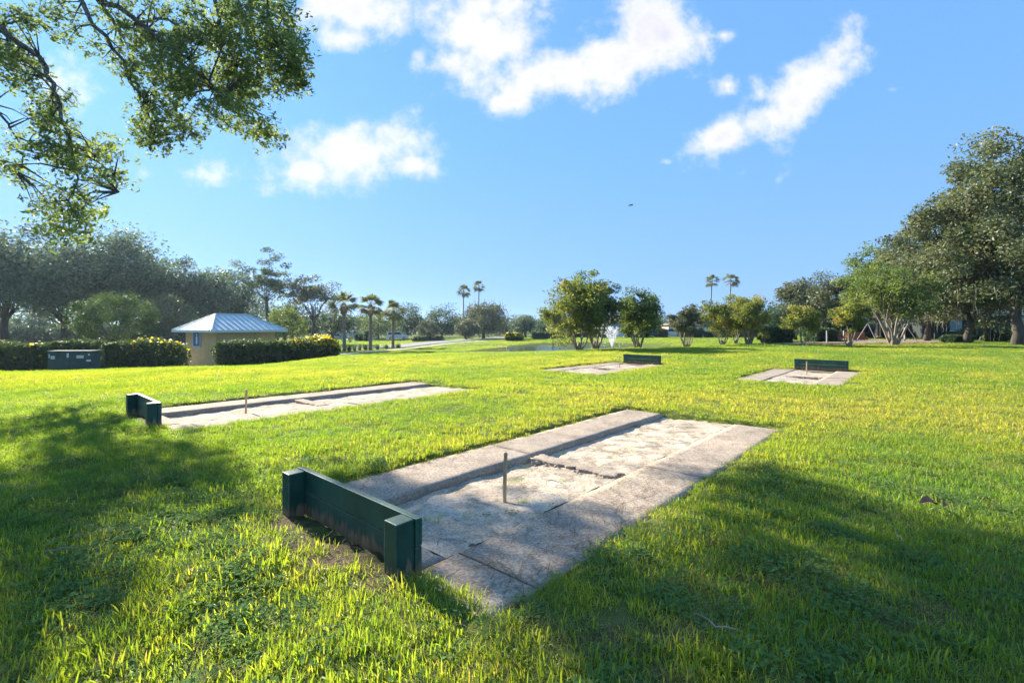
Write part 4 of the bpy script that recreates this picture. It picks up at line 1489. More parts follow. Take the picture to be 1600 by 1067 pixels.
tree('crape_myrtle', 'left one of three crape myrtles below the right fan palms', 1128, 40, 462, 78, 505, nleaf=8775, ncl=80, trunk_r=0.14, crown_lo=0.14, stems=5, fork=0.32, crad=0.11, **cr)
tree('crape_myrtle', 'rear middle one of three crape myrtles below the right fan palms', 1150, 43, 460, 70, 506, nleaf=8100, ncl=80, trunk_r=0.13, crown_lo=0.14, stems=4, fork=0.32, crad=0.11, **cr)
tree('crape_myrtle', 'right one of three crape myrtles below the right fan palms', 1170, 38, 457, 74, 507, nleaf=9450, ncl=80, trunk_r=0.16, crown_lo=0.16, stems=8, fork=0.32, crad=0.11, arch=8, **cr)
tree('crape_myrtle', 'small slim crape myrtle left of the playground', 1253, 34, 476, 72, 508, nleaf=7087, ncl=60, trunk_r=0.10, crown_lo=0.26, stems=3, fork=0.42, crad=0.12, **cr)
tree('crape_myrtle', 'pale stemmed crape myrtle with rusty leaves at the playground edge', 1327, 34, 462, 62, 509, nleaf=6075, ncl=60, trunk_r=0.12, crown_lo=0.22, stems=4, fork=0.45, crad=0.12, **cr)
tree('crape_myrtle', 'large broad crape myrtle with a thick trunk in front of the oaks', 1396, 35, 402, 130, 510, nleaf=16875, ncl=120, trunk_r=0.24, crown_lo=0.12, stems=9, fork=0.30, crad=0.11, arch=10, **{**cr, 'mat': 'green_tree'})
tree('sapling', 'tiny leaning sapling left of the dark bush', 1195, 36, 516, 24, 511, nleaf=500, ncl=16, trunk_r=0.035, crown_lo=0.35, stems=3, fork=0.35, crad=0.14, mat='crape', bark='bark_pale', leaf=0.1)

# right side oaks
GO = 'live oaks along the right edge'
ok_ = dict(mat='oak_right', group=GO, leaf=0.25, moss=14, bottom=-0.98)
tree('live_oak', 'huge live oak reaching the highest point at the right edge', 1590, 35, 172, 300, 601, nleaf=52000, ncl=330, trunk_r=0.36, crown_lo=0.07, fork=0.18, crad=0.078, fill=0.6, xshift=0.10, **ok_)
tree('live_oak', 'live oak with pale trunk left of the huge oak', 1510, 39, 262, 190, 602, nleaf=30000, ncl=210, trunk_r=0.26, crown_lo=0.10, fork=0.18, crad=0.09, fill=0.6, **ok_)
tree('live_oak', 'live oak behind the large broad crape myrtle', 1448, 46, 328, 160, 603, nleaf=22000, ncl=170, trunk_r=0.26, crown_lo=0.08, fork=0.2, crad=0.095, fill=0.6, **ok_)
tree('live_oak', 'dark oak rising left of the broad crape myrtle', 1372, 56, 378, 135, 604, nleaf=11000, ncl=90, trunk_r=0.3, crown_lo=0.14, fork=0.25, crad=0.10, **{**ok_, 'mat': 'green_tree', 'leaf': 0.3})
tree('live_oak', 'oak with ragged top behind the playground', 1305, 62, 416, 125, 605, nleaf=9000, ncl=80, trunk_r=0.3, crown_lo=0.12, fork=0.25, crad=0.10, fill=0.7, **{**ok_, 'mat': 'oak_grey', 'leaf': 0.32})
tree('live_oak', 'open oak behind the small slim crape myrtle', 1243, 66, 415, 95, 606, nleaf=5000, ncl=46, trunk_r=0.25, crown_lo=0.18, fork=0.3, crad=0.12, fill=0.8, **{**ok_, 'mat': 'oak_grey', 'leaf': 0.32, 'moss': 4})
tree('live_oak', 'live oak beyond the right edge of the picture', 1720, 38, 230, 260, 607, nleaf=16000, ncl=140, trunk_r=0.36, crown_lo=0.2, fork=0.2, crad=0.10, **{**ok_, 'leaf': 0.3})
tree('live_oak', 'slender oak standing between the pale trunks on the right', 1545, 44, 360, 140, 608, nleaf=12000, ncl=100, trunk_r=0.22, crown_lo=0.16, fork=0.3, crad=0.11, **ok_)
tree('live_oak', 'young light green oak behind the mulch, right of the broad crape myrtle', 1462, 54, 455, 90, 609, nleaf=5000, ncl=70, trunk_r=0.18, crown_lo=0.22, fork=0.3, crad=0.11, **{**ok_, 'mat': 'green_tree', 'moss': 4})
for k, (u, Y, vt, w, lab) in enumerate([(1215, 75, 470, 85, 'back row tree behind the dark bush'), (1285, 74, 455, 95, 'back row tree behind the playground bench'), (1350, 72, 450, 100, 'back row tree behind the swing set'),
                                        (1420, 70, 450, 100, 'back row tree right of the swing set'), (1500, 66, 470, 100, 'back row tree behind the pale trunks'), (1580, 66, 465, 110, 'back row tree at the right edge'), (1690, 66, 460, 120, 'back row tree outside the right edge')]):
    tree('back_row_tree', lab, u, Y, vt, w, 630 + k, nleaf=3600, ncl=70, leaf=0.36, trunk_r=0.25, crown_lo=0.02, mat=('dark_tree', 'green_tree')[k % 2], group='back row trees on the right')

# ------------------------------------------------------------------ roads, path and mulch
M['asphalt'] = plain('pale_asphalt', [(0.3, (0.17, 0.17, 0.175)), (0.7, (0.24, 0.24, 0.24))], 1.5, 0.9, bump_s=0.3, bump_d=0.01)
M['path'] = plain('concrete_path', [(0.3, (0.40, 0.36, 0.30)), (0.7, (0.52, 0.47, 0.40))], 1.5, 0.9, bump_s=0.3, bump_d=0.01)
M['mulch'] = plain('brown_mulch', [(0.3, (0.17, 0.11, 0.08)), (0.55, (0.30, 0.22, 0.17)), (0.8, (0.40, 0.32, 0.26))], 5, 0.95, bump_s=1.0, bump_d=0.06)


def ribbon(name, pts, w, mat, lift):
    fine = []
    for i in range(len(pts) - 1):
        for t in np.linspace(0, 1, 13)[:-1]:
            fine.append(pts[i].lerp(pts[i + 1], t))
    fine.append(pts[-1])
    V, Fq = [], []
    nseg = 6
    for i, p in enumerate(fine):
        t = (fine[min(i + 1, len(fine) - 1)] - fine[max(i - 1, 0)]).normalized()
        s = Vector((t.y, -t.x, 0)).normalized()
        for k in range(nseg + 1):
            q = p + s * (k / nseg - 0.5) * w
            V.append((q.x, q.y, gz(q.x, q.y) + lift))
    for i in range(len(fine) - 1):
        for k in range(nseg):
            a = i * (nseg + 1) + k
            Fq.append((a, a + 1, a + nseg + 2, a + nseg + 1))
    return tag(obj(name, mesh_np(name, V, Fq, mat, smooth=True)), kind='structure')


for nm, pts, w in ROADS:
    ribbon(nm, pts, w, M['asphalt' if nm == 'road' else 'path'], 0.10 if nm == 'road' else 0.08)
# mulch bed as a draped sheet
xs = np.linspace(MULCH[:, 0].min(), MULCH[:, 0].max(), 60)
ys = np.linspace(MULCH[:, 1].min(), MULCH[:, 1].max(), 40)
Xg, Yg = np.meshgrid(xs, ys, indexing='ij')
ins = poly_sd(Xg, Yg, MULCH) < 0.3
Zg = ground_z(Xg.ravel(), Yg.ravel()).reshape(Xg.shape) + 0.07 + 0.02 * vnoise(Xg, Yg, 3, 71)
n2 = len(ys)
i0 = np.array([i * n2 + j for i in range(len(xs) - 1) for j in range(n2 - 1) if ins[i, j] and ins[i + 1, j] and ins[i, j + 1] and ins[i + 1, j + 1]])
tag(obj('mulch_ground', mesh_np('mulch_ground', np.stack([Xg.ravel(), Yg.ravel(), Zg.ravel()], 1), np.stack([i0, i0 + n2, i0 + n2 + 1, i0 + 1], 1), M['mulch'], smooth=True)), kind='structure')

# ------------------------------------------------------------------ small park building
M['stucco'] = plain('tan_stucco', [(0.3, (0.58, 0.40, 0.19)), (0.7, (0.68, 0.49, 0.25))], 3, 0.9, bump_s=0.3, bump_d=0.006, bscale=60)
M['roofmetal'] = plain('blue_green_roof_metal', [(0.3, (0.52, 0.62, 0.62)), (0.7, (0.62, 0.70, 0.69))], 2, 0.4, metallic=0.3)
M['white'] = plain('white_paint', [(0.3, (0.70, 0.70, 0.69)), (0.7, (0.80, 0.80, 0.79))], 5, 0.6)
M['signblue'] = plain('sign_blue', [(0.3, (0.02, 0.11, 0.26)), (0.7, (0.03, 0.14, 0.32))], 5, 0.5)
M['glass'] = plain('dark_glass', [(0.3, (0.02, 0.03, 0.035)), (0.7, (0.04, 0.05, 0.06))], 3, 0.08)
M['box'] = plain('dark_teal_cabinet_paint', [(0.3, (0.045, 0.080, 0.082)), (0.7, (0.065, 0.105, 0.108))], 4, 0.8, spec=0.15)
M['label'] = plain('pale_sticker', [(0.3, (0.42, 0.52, 0.56)), (0.7, (0.55, 0.62, 0.66))], 6, 0.6)
ang = R(60)
bld = empty('park_building', (-18.5, 30.0, gz(-18.5, 30.0) - 0.05), ang)
tag(bld, 'small tan park building with a blue green standing seam hip roof', 'building')
LX, LY = 4.0, 3.6          # local x along the right wall, local y along the left wall
EV = 1.12 - bld.location.z  # eave height
for nm, (x0, x1, y0, y1) in {'front': (0, LX, 0, 0.2), 'side': (0, 0.2, 0.2, LY - 0.2), 'rear': (0, LX, LY - 0.2, LY), 'end': (LX - 0.2, LX, 0.2, LY - 0.2)}.items():
    MB().box(x0, x1, y0, y1, -0.3, EV).build('wall', M['stucco'], bld)
oh = 0.55
RZ = EV + 1.05
e = [(-oh, -oh), (LX + oh, -oh), (LX + oh, LY + oh), (-oh, LY + oh)]
rg = [(LX / 2 - 1.05, LY / 2), (LX / 2 + 1.05, LY / 2)]
rv = [(x, y, EV) for x, y in e] + [(x, y, RZ) for x, y in rg]
roof = MB().add(rv, [(0, 1, 5, 4), (1, 2, 5), (2, 3, 4, 5), (3, 0, 4), (3, 2, 1, 0)]).build('roof', M['roofmetal'], bld)


def seams(a, b, c, d, n):
    """standing seams running up the roof face from eave a-b to ridge c-d"""
    a, b, c, d = map(Vector, (a, b, c, d))
    nrm_ = (b - a).cross(c - a).normalized()
    eave = (b - a)
    up = nrm_.cross(eave).normalized()
    if up.z < 0:
        up = -up
    if nrm_.z < 0:
        nrm_ = -nrm_
    for k in range(1, n):
        p = a + eave * (k / n)
        # march up until leaving the face between hips
        hmax = (c - a).dot(up)
        ed = eave.normalized()
        x = (p - a).dot(ed)
        L_ = eave.length
        xc, xd = (c - a).dot(ed), (d - a).dot(ed)
        h = hmax
        if x < xc:
            h = hmax * x / max(xc, 1e-6)
        if x > xd:
            h = min(h, hmax * (L_ - x) / max(L_ - xd, 1e-6))
        if h < 0.1:
            continue
        q = p + up * (h - 0.03)
        s = ed * 0.014
        t = nrm_ * 0.045
        MB().add([p - s, p + s, q + s, q - s, p - s + t, p + s + t, q + s + t, q - s + t],
                 [(0, 1, 2, 3), (4, 7, 6, 5), (0, 4, 5, 1), (1, 5, 6, 2), (2, 6, 7, 3), (3, 7, 4, 0)]).build('seam', M['roofmetal'], roof)


seams(rv[0], rv[1], rv[4], rv[5], 13)
seams(rv[3], rv[0], rv[4], rv[4], 12)
seams(rv[1], rv[2], rv[5], rv[5], 12)
seams(rv[2], rv[3], rv[5], rv[4], 13)
for a_, b_ in ((0, 4), (1, 5), (2, 5), (3, 4), (4, 5)):
    p, q = Vector(rv[a_]), Vector(rv[b_])
    MB().tube([p + Vector((0, 0, .03)), q + Vector((0, 0, .03))], 0.045, 6).build('ridge_cap', M['roofmetal'], roof)
for (x0, x1, y0, y1) in ((-oh, LX + oh, -oh - .03, -oh), (-oh, LX + oh, LY + oh, LY + oh + .03), (-oh - .03, -oh, -oh - .03, LY + oh + .03), (LX + oh, LX + oh + .03, -oh - .03, LY + oh + .03)):
    MB().box(x0, x1, y0, y1, EV - 0.13, EV + 0.015).build('fascia', M['roofmetal'], bld)
sg = MB().box(-0.05, -0.003, 1.75, 2.55, EV - 1.02, EV - 0.12).build('sign_panel', M['signblue'], bld)
for (y0, y1, z0, z1) in ((1.69, 2.61, EV - 1.09, EV - 1.021), (1.69, 2.61, EV - .119, EV - .05), (1.69, 1.748, EV - 1.02, EV - .12), (2.552, 2.61, EV - 1.02, EV - .12)):
    MB().box(-0.07, -0.003, y0, y1, z0, z1).build('frame', M['label'], sg)
MB().tube([(-0.058, 2.15, EV - .30), (-0.052, 2.15, EV - .30)], 0.075, 12).build('white_figure', M['white'], sg)
MB().box(-0.058, -0.051, 2.06, 2.24, EV - .88, EV - .40).build('white_figure', M['white'], sg)
MB().box(-0.3, 4.2, -1.0, -0.01, -0.1, 0.04).build('foundation_pad', M['path'], bld)
MB().box(-1.9, -0.02, -0.4, 3.6, -0.1, 0.10).build('foundation_pad', M['path'], bld)
MB().tube([(2.55, -0.05, 0), (2.55, -0.05, EV)], 0.05, 8).build('downpipe', M['stucco'], bld)

# ------------------------------------------------------------------ hedges and shrubs round the building
GH = 'hedges by the park building'
shrub('hedge', 'dark hedge at the left edge with some yellow blossoms', -60, 85, 535, 27, 701, leaf=0.13, nleaf=7000, flowers=0.10, fl_side=-.5, group=GH, cat='hedge', boxy=0.4)
shrub('hedge', 'dark hedge behind the utility cabinet', 80, 165, 531, 28, 702, leaf=0.13, nleaf=5000, group=GH, cat='hedge', boxy=0.4)
shrub('hedge', 'dark hedge between the utility cabinet and the building, yellow at its right end', 160, 287, 532, 27, 703, leaf=0.13, nleaf=7000, flowers=0.12, fl_side=1.2, group=GH, cat='hedge', boxy=0.4)
shrub('hedge', 'clipped green hedge in front of the building wall', 340, 452, 532, 26.5, 704, leaf=0.12, nleaf=8000, group=GH, cat='hedge', boxy=0.5)
shrub('shrub', 'rounded green shrub with yellow blossoms right of the building hedge', 446, 500, 531, 28, 705, leaf=0.12, nleaf=4000, flowers=0.25, fl_side=.4, boxy=0.2)
shrub('shrub', 'bright yellow flowering shrub at the end of the path', 476, 527, 527, 29, 706, leaf=0.12, nleaf=4000, flowers=0.95, boxy=0.2)
shrub('shrub', 'yellow topped round bush on the far side of the pond', 788, 818, 520, 84, 707, leaf=0.24, nleaf=1800, flowers=0.75, boxy=0.2, deep=3)
shrub('shrub', 'dark broad bush left of the small slim crape myrtle', 1190, 1236, 511, 42, 708, mat='dark_tree', leaf=0.17, nleaf=3200, boxy=0.2, deep=2.4)
shrub('shrub', 'dark bush behind the small slim crape myrtle', 1262, 1302, 512, 46, 709, mat='dark_tree', leaf=0.17, nleaf=2600, boxy=0.2, deep=2.4)
shrub('shrub', 'dark low bush among the oak trunks on the right', 1478, 1512, 524, 40, 710, mat='dark_tree', leaf=0.16, nleaf=2200, boxy=0.2)
shrub('shrub', 'light green bush between the oak trunks on the right', 1544, 1568, 515, 44, 711, mat='green_tree', leaf=0.16, nleaf=1800, boxy=0.1)
shrub('hedge', 'dark clipped hedge left of the pale gabled house', 832, 858, 519, 96, 712, mat='dark_tree', leaf=0.3, nleaf=1200, cat='hedge', deep=2)
shrub('hedge', 'dark clipped hedge behind the left crape myrtle trunk', 856, 884, 517, 98, 713, mat='dark_tree', leaf=0.3, nleaf=1200, cat='hedge', deep=2)
shrub('hedge', 'low dark hedge below the pale rounded tree', 644, 692, 526, 92, 714, mat='dark_tree', leaf=0.3, nleaf=1600, cat='hedge', deep=2)
shrub('topiary', 'tall dark clipped column left of the white van', 569, 578, 517, 100, 715, mat='dark_tree', leaf=0.2, nleaf=900, deep=1.3, boxy=1)
shrub('hedge', 'square dark hedge left of the clipped column', 554, 567, 521, 102, 716, mat='dark_tree', leaf=0.25, nleaf=700, deep=1.5, cat='hedge')
shrub('shrub', 'reddish dark low bush by the tan roofed house', 1100, 1114, 518, 100, 717, mat='dark_tree', leaf=0.25, nleaf=700, deep=1.5, boxy=.2)
shrub('shrub', 'low dark thicket in the back row behind the playground', 1240, 1480, 505, 64, 718, mat='dark_tree', leaf=0.3, nleaf=5000, deep=3, boxy=.4)
shrub('shrub', 'low dark thicket in the back row at the right edge', 1480, 1720, 500, 60, 719, mat='dark_tree', leaf=0.3, nleaf=5000, deep=3, boxy=.4)
shrub('shrub', 'shaded green thicket between the trunks of the right oaks', 1500, 1640, 512, 50, 721, mat='oak_right', leaf=0.24, nleaf=3500, deep=2.5, boxy=.1)
shrub('hedge', 'long low hedge far behind the left oaks', -80, 330, 513, 72, 720, mat='dark_tree', leaf=0.36, nleaf=5000, deep=3, boxy=.5, cat='hedge')
for k, (u0, u1, vt, Yh, mt, lab) in enumerate([(925, 958, 513, 100, 'dark_tree', 'dark shrub row left of the fountain, before the pale gabled house'), (976, 1002, 515, 102, 'green_tree', 'green shrub row before the right half of the pale gabled house'),
                                           (1026, 1042, 514, 102, 'oak_grey', 'grey green shrub between the blue and the white car'), (1060, 1100, 512, 100, 'dark_tree', 'dark shrub row before the beige house on the right'),
                                           (1112, 1190, 510, 98, 'oak_grey', 'long grey green shrub row behind the trio of crape myrtles'), (880, 922, 514, 106, 'oak_grey', 'grey green shrub row behind the big double crape myrtle')]):
    shrub('shrub', lab, u0, u1, vt, Yh, 760 + k, mat=mt, leaf=0.32, nleaf=1500, deep=2.2, boxy=.15, group='shrub rows before the far houses')
GG = 'ornamental grass clumps at the palm feet'
CL_LAB = ['first ornamental grass clump, left of the first palm', 'ornamental grass clump just right of the first palm', 'second ornamental grass clump right of the first palm', 'ornamental grass clump midway between the first two palms',
          'ornamental grass clump just left of the middle palm', 'ornamental grass clump right of the middle palm', 'ornamental grass clump just left of the smallest palm', 'last ornamental grass clump, right of the smallest palm']
for k, u in enumerate([528, 546, 554, 562, 571, 590, 604, 622]):
    r = np.random.default_rng(730 + k)
    b = on_ground(u, 57 + k * 1.2)
    V, Fq, T = [], [], []
    for q in range(220):
        an, el = r.uniform(0, 6.28), r.uniform(0.5, 1.5)
        L_ = r.uniform(0.6, 1.0)
        d = np.array([math.cos(an) * math.cos(el), math.sin(an) * math.cos(el), math.sin(el)])
        s = np.array([-math.sin(an), math.cos(an), 0]) * 0.02
        p0 = d * 0.05
        V += [tuple(p0 - s), tuple(p0 + s), tuple(d * L_ * .6 + s), tuple(d * L_ * .6 - s), tuple(d * L_ + np.array([math.cos(an), math.sin(an), -.8]) * .15), tuple(d * L_ + np.array([math.cos(an), math.sin(an), -.8]) * .15 + s * .2)]
        o_ = 6 * q
        Fq += [(o_, o_ + 1, o_ + 2, o_ + 3), (o_ + 3, o_ + 2, o_ + 5, o_ + 4)]
        T += [r.uniform(0, 1)] * 6
    tag(obj('ornamental_grass', mesh_np('ornamental_grass', V, Fq, M['oak_left'], T), None, b), CL_LAB[k], 'grass clump', GG)

# ------------------------------------------------------------------ utility cabinet
p = on_ground(116, 24.6)
ub = empty('utility_cabinet', (p.x, p.y, p.z), R(4))
tag(ub, 'low dark teal utility cabinet with pale stickers in front of the hedge', 'cabinet')
hz = at(0, 547.5, 24.6).z - p.z
MB().box(-1.02, 1.06, -0.3, 0.3, -0.1, hz - 0.05).build('body', M['box'], ub, bevel=0.015)
MB().box(-1.05, 1.09, -0.33, 0.33, hz - 0.048, hz).build('lid', M['box'], ub, bevel=0.012)
MB().box(-0.01, 0.01, -0.312, -0.301, 0.05, hz - 0.08).build('door_seam', M['glass'], ub)
for (x, z, w, h) in ((-.98, hz - .26, .06, .20), (-.88, hz - .34, .2, .16), (-.08 - .04, hz - .24, .12, .22), (.35, hz - .31, .34, .15), (.9, hz - .2, .09, .09), (.82, hz - .5, .22, .1)):
    MB().box(x, x + w, -0.308, -0.3005, z - h / 2, z + h / 2).build('sticker', M['label'], ub)

# ------------------------------------------------------------------ houses
M['wall_grey'] = plain('pale_grey_siding', [(0.3, (0.28, 0.28, 0.30)), (0.7, (0.36, 0.36, 0.37))], 1, 0.8)
M['wall_tan'] = plain('beige_stucco', [(0.3, (0.40, 0.33, 0.25)), (0.7, (0.48, 0.40, 0.31))], 1, 0.85)
M['wall_green'] = plain('dark_green_siding', [(0.3, (0.015, 0.025, 0.022)), (0.7, (0.025, 0.04, 0.035))], 1, 0.8)
M['shingle'] = plain('grey_brown_shingles', [(0.3, (0.13, 0.11, 0.10)), (0.7, (0.21, 0.18, 0.16))], 3, 0.9, bump_s=0.5, bump_d=0.03)
M['teal_panel'] = plain('pale_teal_panel', [(0.3, (0.20, 0.33, 0.33)), (0.7, (0.28, 0.42, 0.42))], 3, 0.4)


def house(label, u, Y, w, d, wall_h, roof_h, mat, rz, gable=True, wins=(), garage=True, wmat='glass', rmat='shingle'):
    p = on_ground(u, Y)
    rt = empty('house', p, R(rz))
    tag(rt, label, 'house')
    MB().box(-w / 2, w / 2, -d / 2, d / 2, -0.4, wall_h).build('wall', M[mat], rt)
    if gable:
        rf = MB().prism([(-w / 2 - .5, wall_h - .12), (0, wall_h + roof_h), (w / 2 + .5, wall_h - .12), (w / 2 + .5, wall_h + .08), (0, wall_h + roof_h + .2), (-w / 2 - .5, wall_h + .08)], -d / 2 - .5, d / 2 + .5).build('roof', M[rmat], rt)
        MB().prism([(-w / 2, wall_h - .02), (w / 2, wall_h - .02), (0, wall_h + roof_h - .06)], -d / 2 + .01, -d / 2 + .15).build('gable', M[mat], rt)
    else:
        q = [(-w / 2 - .5, -d / 2 - .5), (w / 2 + .5, -d / 2 - .5), (w / 2 + .5, d / 2 + .5), (-w / 2 - .5, d / 2 + .5)]
        rf = MB().add([(x, y, wall_h + .01) for x, y in q] + [(-w / 4, 0, wall_h + roof_h), (w / 4, 0, wall_h + roof_h)], [(0, 1, 5, 4), (1, 2, 5), (2, 3, 4, 5), (3, 0, 4), (3, 2, 1, 0)]).build('roof', M[rmat], rt)
    for (x, z, ww, hh) in wins:
        wn = MB().box(x - ww / 2, x + ww / 2, -d / 2 - .05, -d / 2 - .003, z - hh / 2, z + hh / 2).build('window', M[wmat], rt)
        for (a0, a1, b0, b1) in ((x - ww / 2 - .08, x + ww / 2 + .08, z + hh / 2, z + hh / 2 + .08), (x - ww / 2 - .08, x + ww / 2 + .08, z - hh / 2 - .08, z - hh / 2), (x - .03, x + .03, z - hh / 2, z + hh / 2)):
            MB().box(a0, a1, -d / 2 - .08, -d / 2 - .052, b0, b1).build('frame', M['white'], wn)
    if garage:
        g = MB().box(-w * .3, w * .12, -d / 2 - .06, -d / 2 - .004, 0.0, 2.2).build('garage_door', M['white'], rt)
        for k in range(3):
            MB().box(-w * .3, w * .12, -d / 2 - .075, -d / 2 - .062, .55 * (k + 1) - .02, .55 * (k + 1) + .02).build('panel_line', M['wall_grey'], g)
    return rt


house('pale grey gabled house behind the fountain', 968, 112, 9.5, 9, 2.7, 2.1, 'wall_grey', 8, True, [(3.2, 1.4, 1.3, 1.3)])
house('beige house with low brown roof behind the thin greyish crape myrtle', 1085, 116, 14, 9, 2.6, 1.7, 'wall_tan', -6, False, [(-4.8, 1.4, 1.4, 1.2), (3.5, 1.4, 1.6, 1.2)])
house('beige house half hidden behind the double crape myrtle', 905, 122, 13, 9, 2.6, 1.7, 'wall_tan', 5, False, [(3.5, 1.4, 1.6, 1.2)])
house('white house glimpsed behind the first palm', 546, 120, 12, 9, 2.6, 1.7, 'white', 12, False, [(2, 1.4, 1.4, 1.2)])
house('dark green house with pale panels behind the oak trunks on the right', 1560, 58, 16, 6, 2.7, 0.8, 'wall_green', -24, False, [(-5.0, 1.7, 1.1, 1.5), (1.2, 1.7, 1.3, 1.6), (5.0, 1.7, 1.2, 1.5)], garage=False, wmat='teal_panel', rmat='wall_green')

# a far-off belt of woods that closes the horizon
r = np.random.default_rng(909)
nW = 26000
uu = r.uniform(-1500, 3100, nW)
YY = r.uniform(165, 200, nW)
xx = wx(uu, YY)
hw = 5.0 + 2.2 * vnoise(xx * .10, YY * .02, 1.0, 91) + 1.2 * vnoise(xx * .4, YY * .05, 1.0, 92)
zz = ground_z(xx, YY) + hw * r.uniform(0, 1, nW) ** 0.8
Tt = np.clip(0.4 + 0.25 * vnoise(xx * .3, zz * .3, 1.0, 93), 0, 1)
V, Fq, tv = leaf_quads(np.stack([xx, YY, zz], 1), 1.5, r, 0.8, 0.3, Tt)
tag(obj('far_wood', mesh_np('far_wood', V, Fq, M['oak_left'], tv)), 'low far belt of woods closing the horizon', 'woods', kind='stuff')

# ------------------------------------------------------------------ parked cars
M['tyre'] = plain('tyre_rubber', [(0.3, (0.018, 0.018, 0.018)), (0.7, (0.03, 0.03, 0.03))], 8, 0.85)
M['rim'] = plain('wheel_rim', [(0.3, (0.40, 0.40, 0.41)), (0.7, (0.5, 0.5, 0.5))], 8, 0.35, metallic=0.8)


def car(label, u, Y, rz, col, kind='sedan'):
    m_, nt_, out_ = new_mat('car_paint')
    pb = N(nt_, 'ShaderNodeBsdfPrincipled', i_Roughness=0.28)
    nt_.links.new(ramp(nt_, noise(nt_, 2, 2), [(0.3, tuple(0.9 * c for c in col)), (0.7, col)]), pb.inputs['Base Color'])
    pb.inputs['Coat Weight'].default_value = 0.6
    nt_.links.new(pb.outputs[0], out_.inputs[0])
    p = on_ground(u, Y)
    rt = empty('parked_car', (p.x, p.y, p.z + 0.12), R(rz))
    tag(rt, label, 'car', 'cars parked by the far houses')
    if kind == 'sedan':
        prof = [(-2.25, .35), (-2.3, .62), (-2.2, .85), (-1.55, .95), (-.95, 1.38), (.35, 1.42), (1.05, .98), (2.0, .84), (2.25, .66), (2.27, .36), (1.9, .26), (-1.95, .26)]
        gl = [(-1.42, .97), (-.88, 1.32), (.30, 1.35), (.92, .99)]
    else:
        prof = [(-2.3, .38), (-2.35, .9), (-2.2, 1.15), (-2.0, 1.78), (.55, 1.84), (1.25, 1.14), (2.1, 1.02), (2.35, .8), (2.36, .38), (1.9, .3), (-1.95, .3)]
        gl = [(-1.98, 1.16), (-1.86, 1.68), (.5, 1.74), (1.08, 1.17)]
    bd = MB().prism(prof, -.88, .88).build('body', m_, rt, bevel=0.05)
    for s in (-1, 1):
        MB().prism(gl, s * .885 - .012, s * .885 + .012).build('side_window', M['glass'], rt)
        for x in (-1.4, 1.4):
            w = MB().tube([(x, s * .72, .33), (x, s * .92, .33)], .33, 14).build('wheel', M['tyre'], rt)
            MB().tube([(x, s * .915, .33), (x, s * .935, .33)], .2, 10).build('rim', M['rim'], w)
        MB().box(2.2, 2.33, s * .7 - .16, s * .7 + .16, .62, .76).build('headlight', M['white'], rt)
    return rt


car('white van beside the smallest palm', 621, 104, 12, (0.72, 0.75, 0.76), 'van')
car('pale blue car half hidden behind the yellow shrub', 528, 104, 10, (0.22, 0.38, 0.50))
car('blue car parked right of the fountain', 1014, 108, 174, (0.02, 0.10, 0.26))
car('white car parked right of the blue car', 1050, 108, 160, (0.70, 0.72, 0.72), 'van')

# ------------------------------------------------------------------ fountain
M['spray'], nt, out = new_mat('water_spray')
d_ = N(nt, 'ShaderNodeBsdfDiffuse')
d_.inputs[0].default_value = (0.9, 0.92, 0.94, 1)
t_ = N(nt, 'ShaderNodeBsdfTranslucent')
t_.inputs[0].default_value = (0.9, 0.93, 0.96, 1)
mx_ = N(nt, 'ShaderNodeMixShader', i_0=0.6)
nt.links.new(d_.outputs[0], mx_.inputs[1])
nt.links.new(t_.outputs[0], mx_.inputs[2])
nt.links.new(mx_.outputs[0], out.inputs[0])
fx = at(957, 0, 58)
ft = empty('fountain', (fx.x, 58, WATER))
tag(ft, 'white V shaped water fountain spraying up from the pond', 'fountain')
MB().tube([(0, 0, -.2), (0, 0, .12), (0, 0, .16)], [.5, .5, .2], 14).build('nozzle_float', M['box'], ft)
r = np.random.default_rng(88)
V, Fq = [], []
o_ = 0
for j in range(30):
    an = 2 * math.pi * j / 30
    el = R(r.uniform(66, 80)) if j % 3 else R(84)
    v0 = r.uniform(6.4, 7.2)
    vx, vz = v0 * math.cos(el), v0 * math.sin(el)
    tmax = 2 * vz / 9.81
    for q in range(150):
        t = tmax * r.uniform(0, 1) ** 1.25 * (1.0 if r.uniform() < .4 else .55)
        sp_ = 0.015 + 0.16 * (t / tmax) ** 1.5
        c = np.array([math.cos(an) * vx * t, math.sin(an) * vx * t, 0.15 + vz * t - 4.905 * t * t]) + r.normal(0, 1, 3) * sp_
        if c[2] < 0.02:
            continue
        s = 0.016 * r.uniform(.6, 1.5)
        ax = r.normal(0, 1, 3) * s
        bx_ = r.normal(0, 1, 3) * s
        V += [tuple(c - ax), tuple(c + bx_), tuple(c + ax * 1.0 + np.array([0, 0, s])), tuple(c - bx_)]
        Fq.append((o_, o_ + 1, o_ + 2, o_ + 3))
        o_ += 4
tag(obj('spray', mesh_np('spray', V, Fq, M['spray']), ft), kind='stuff')

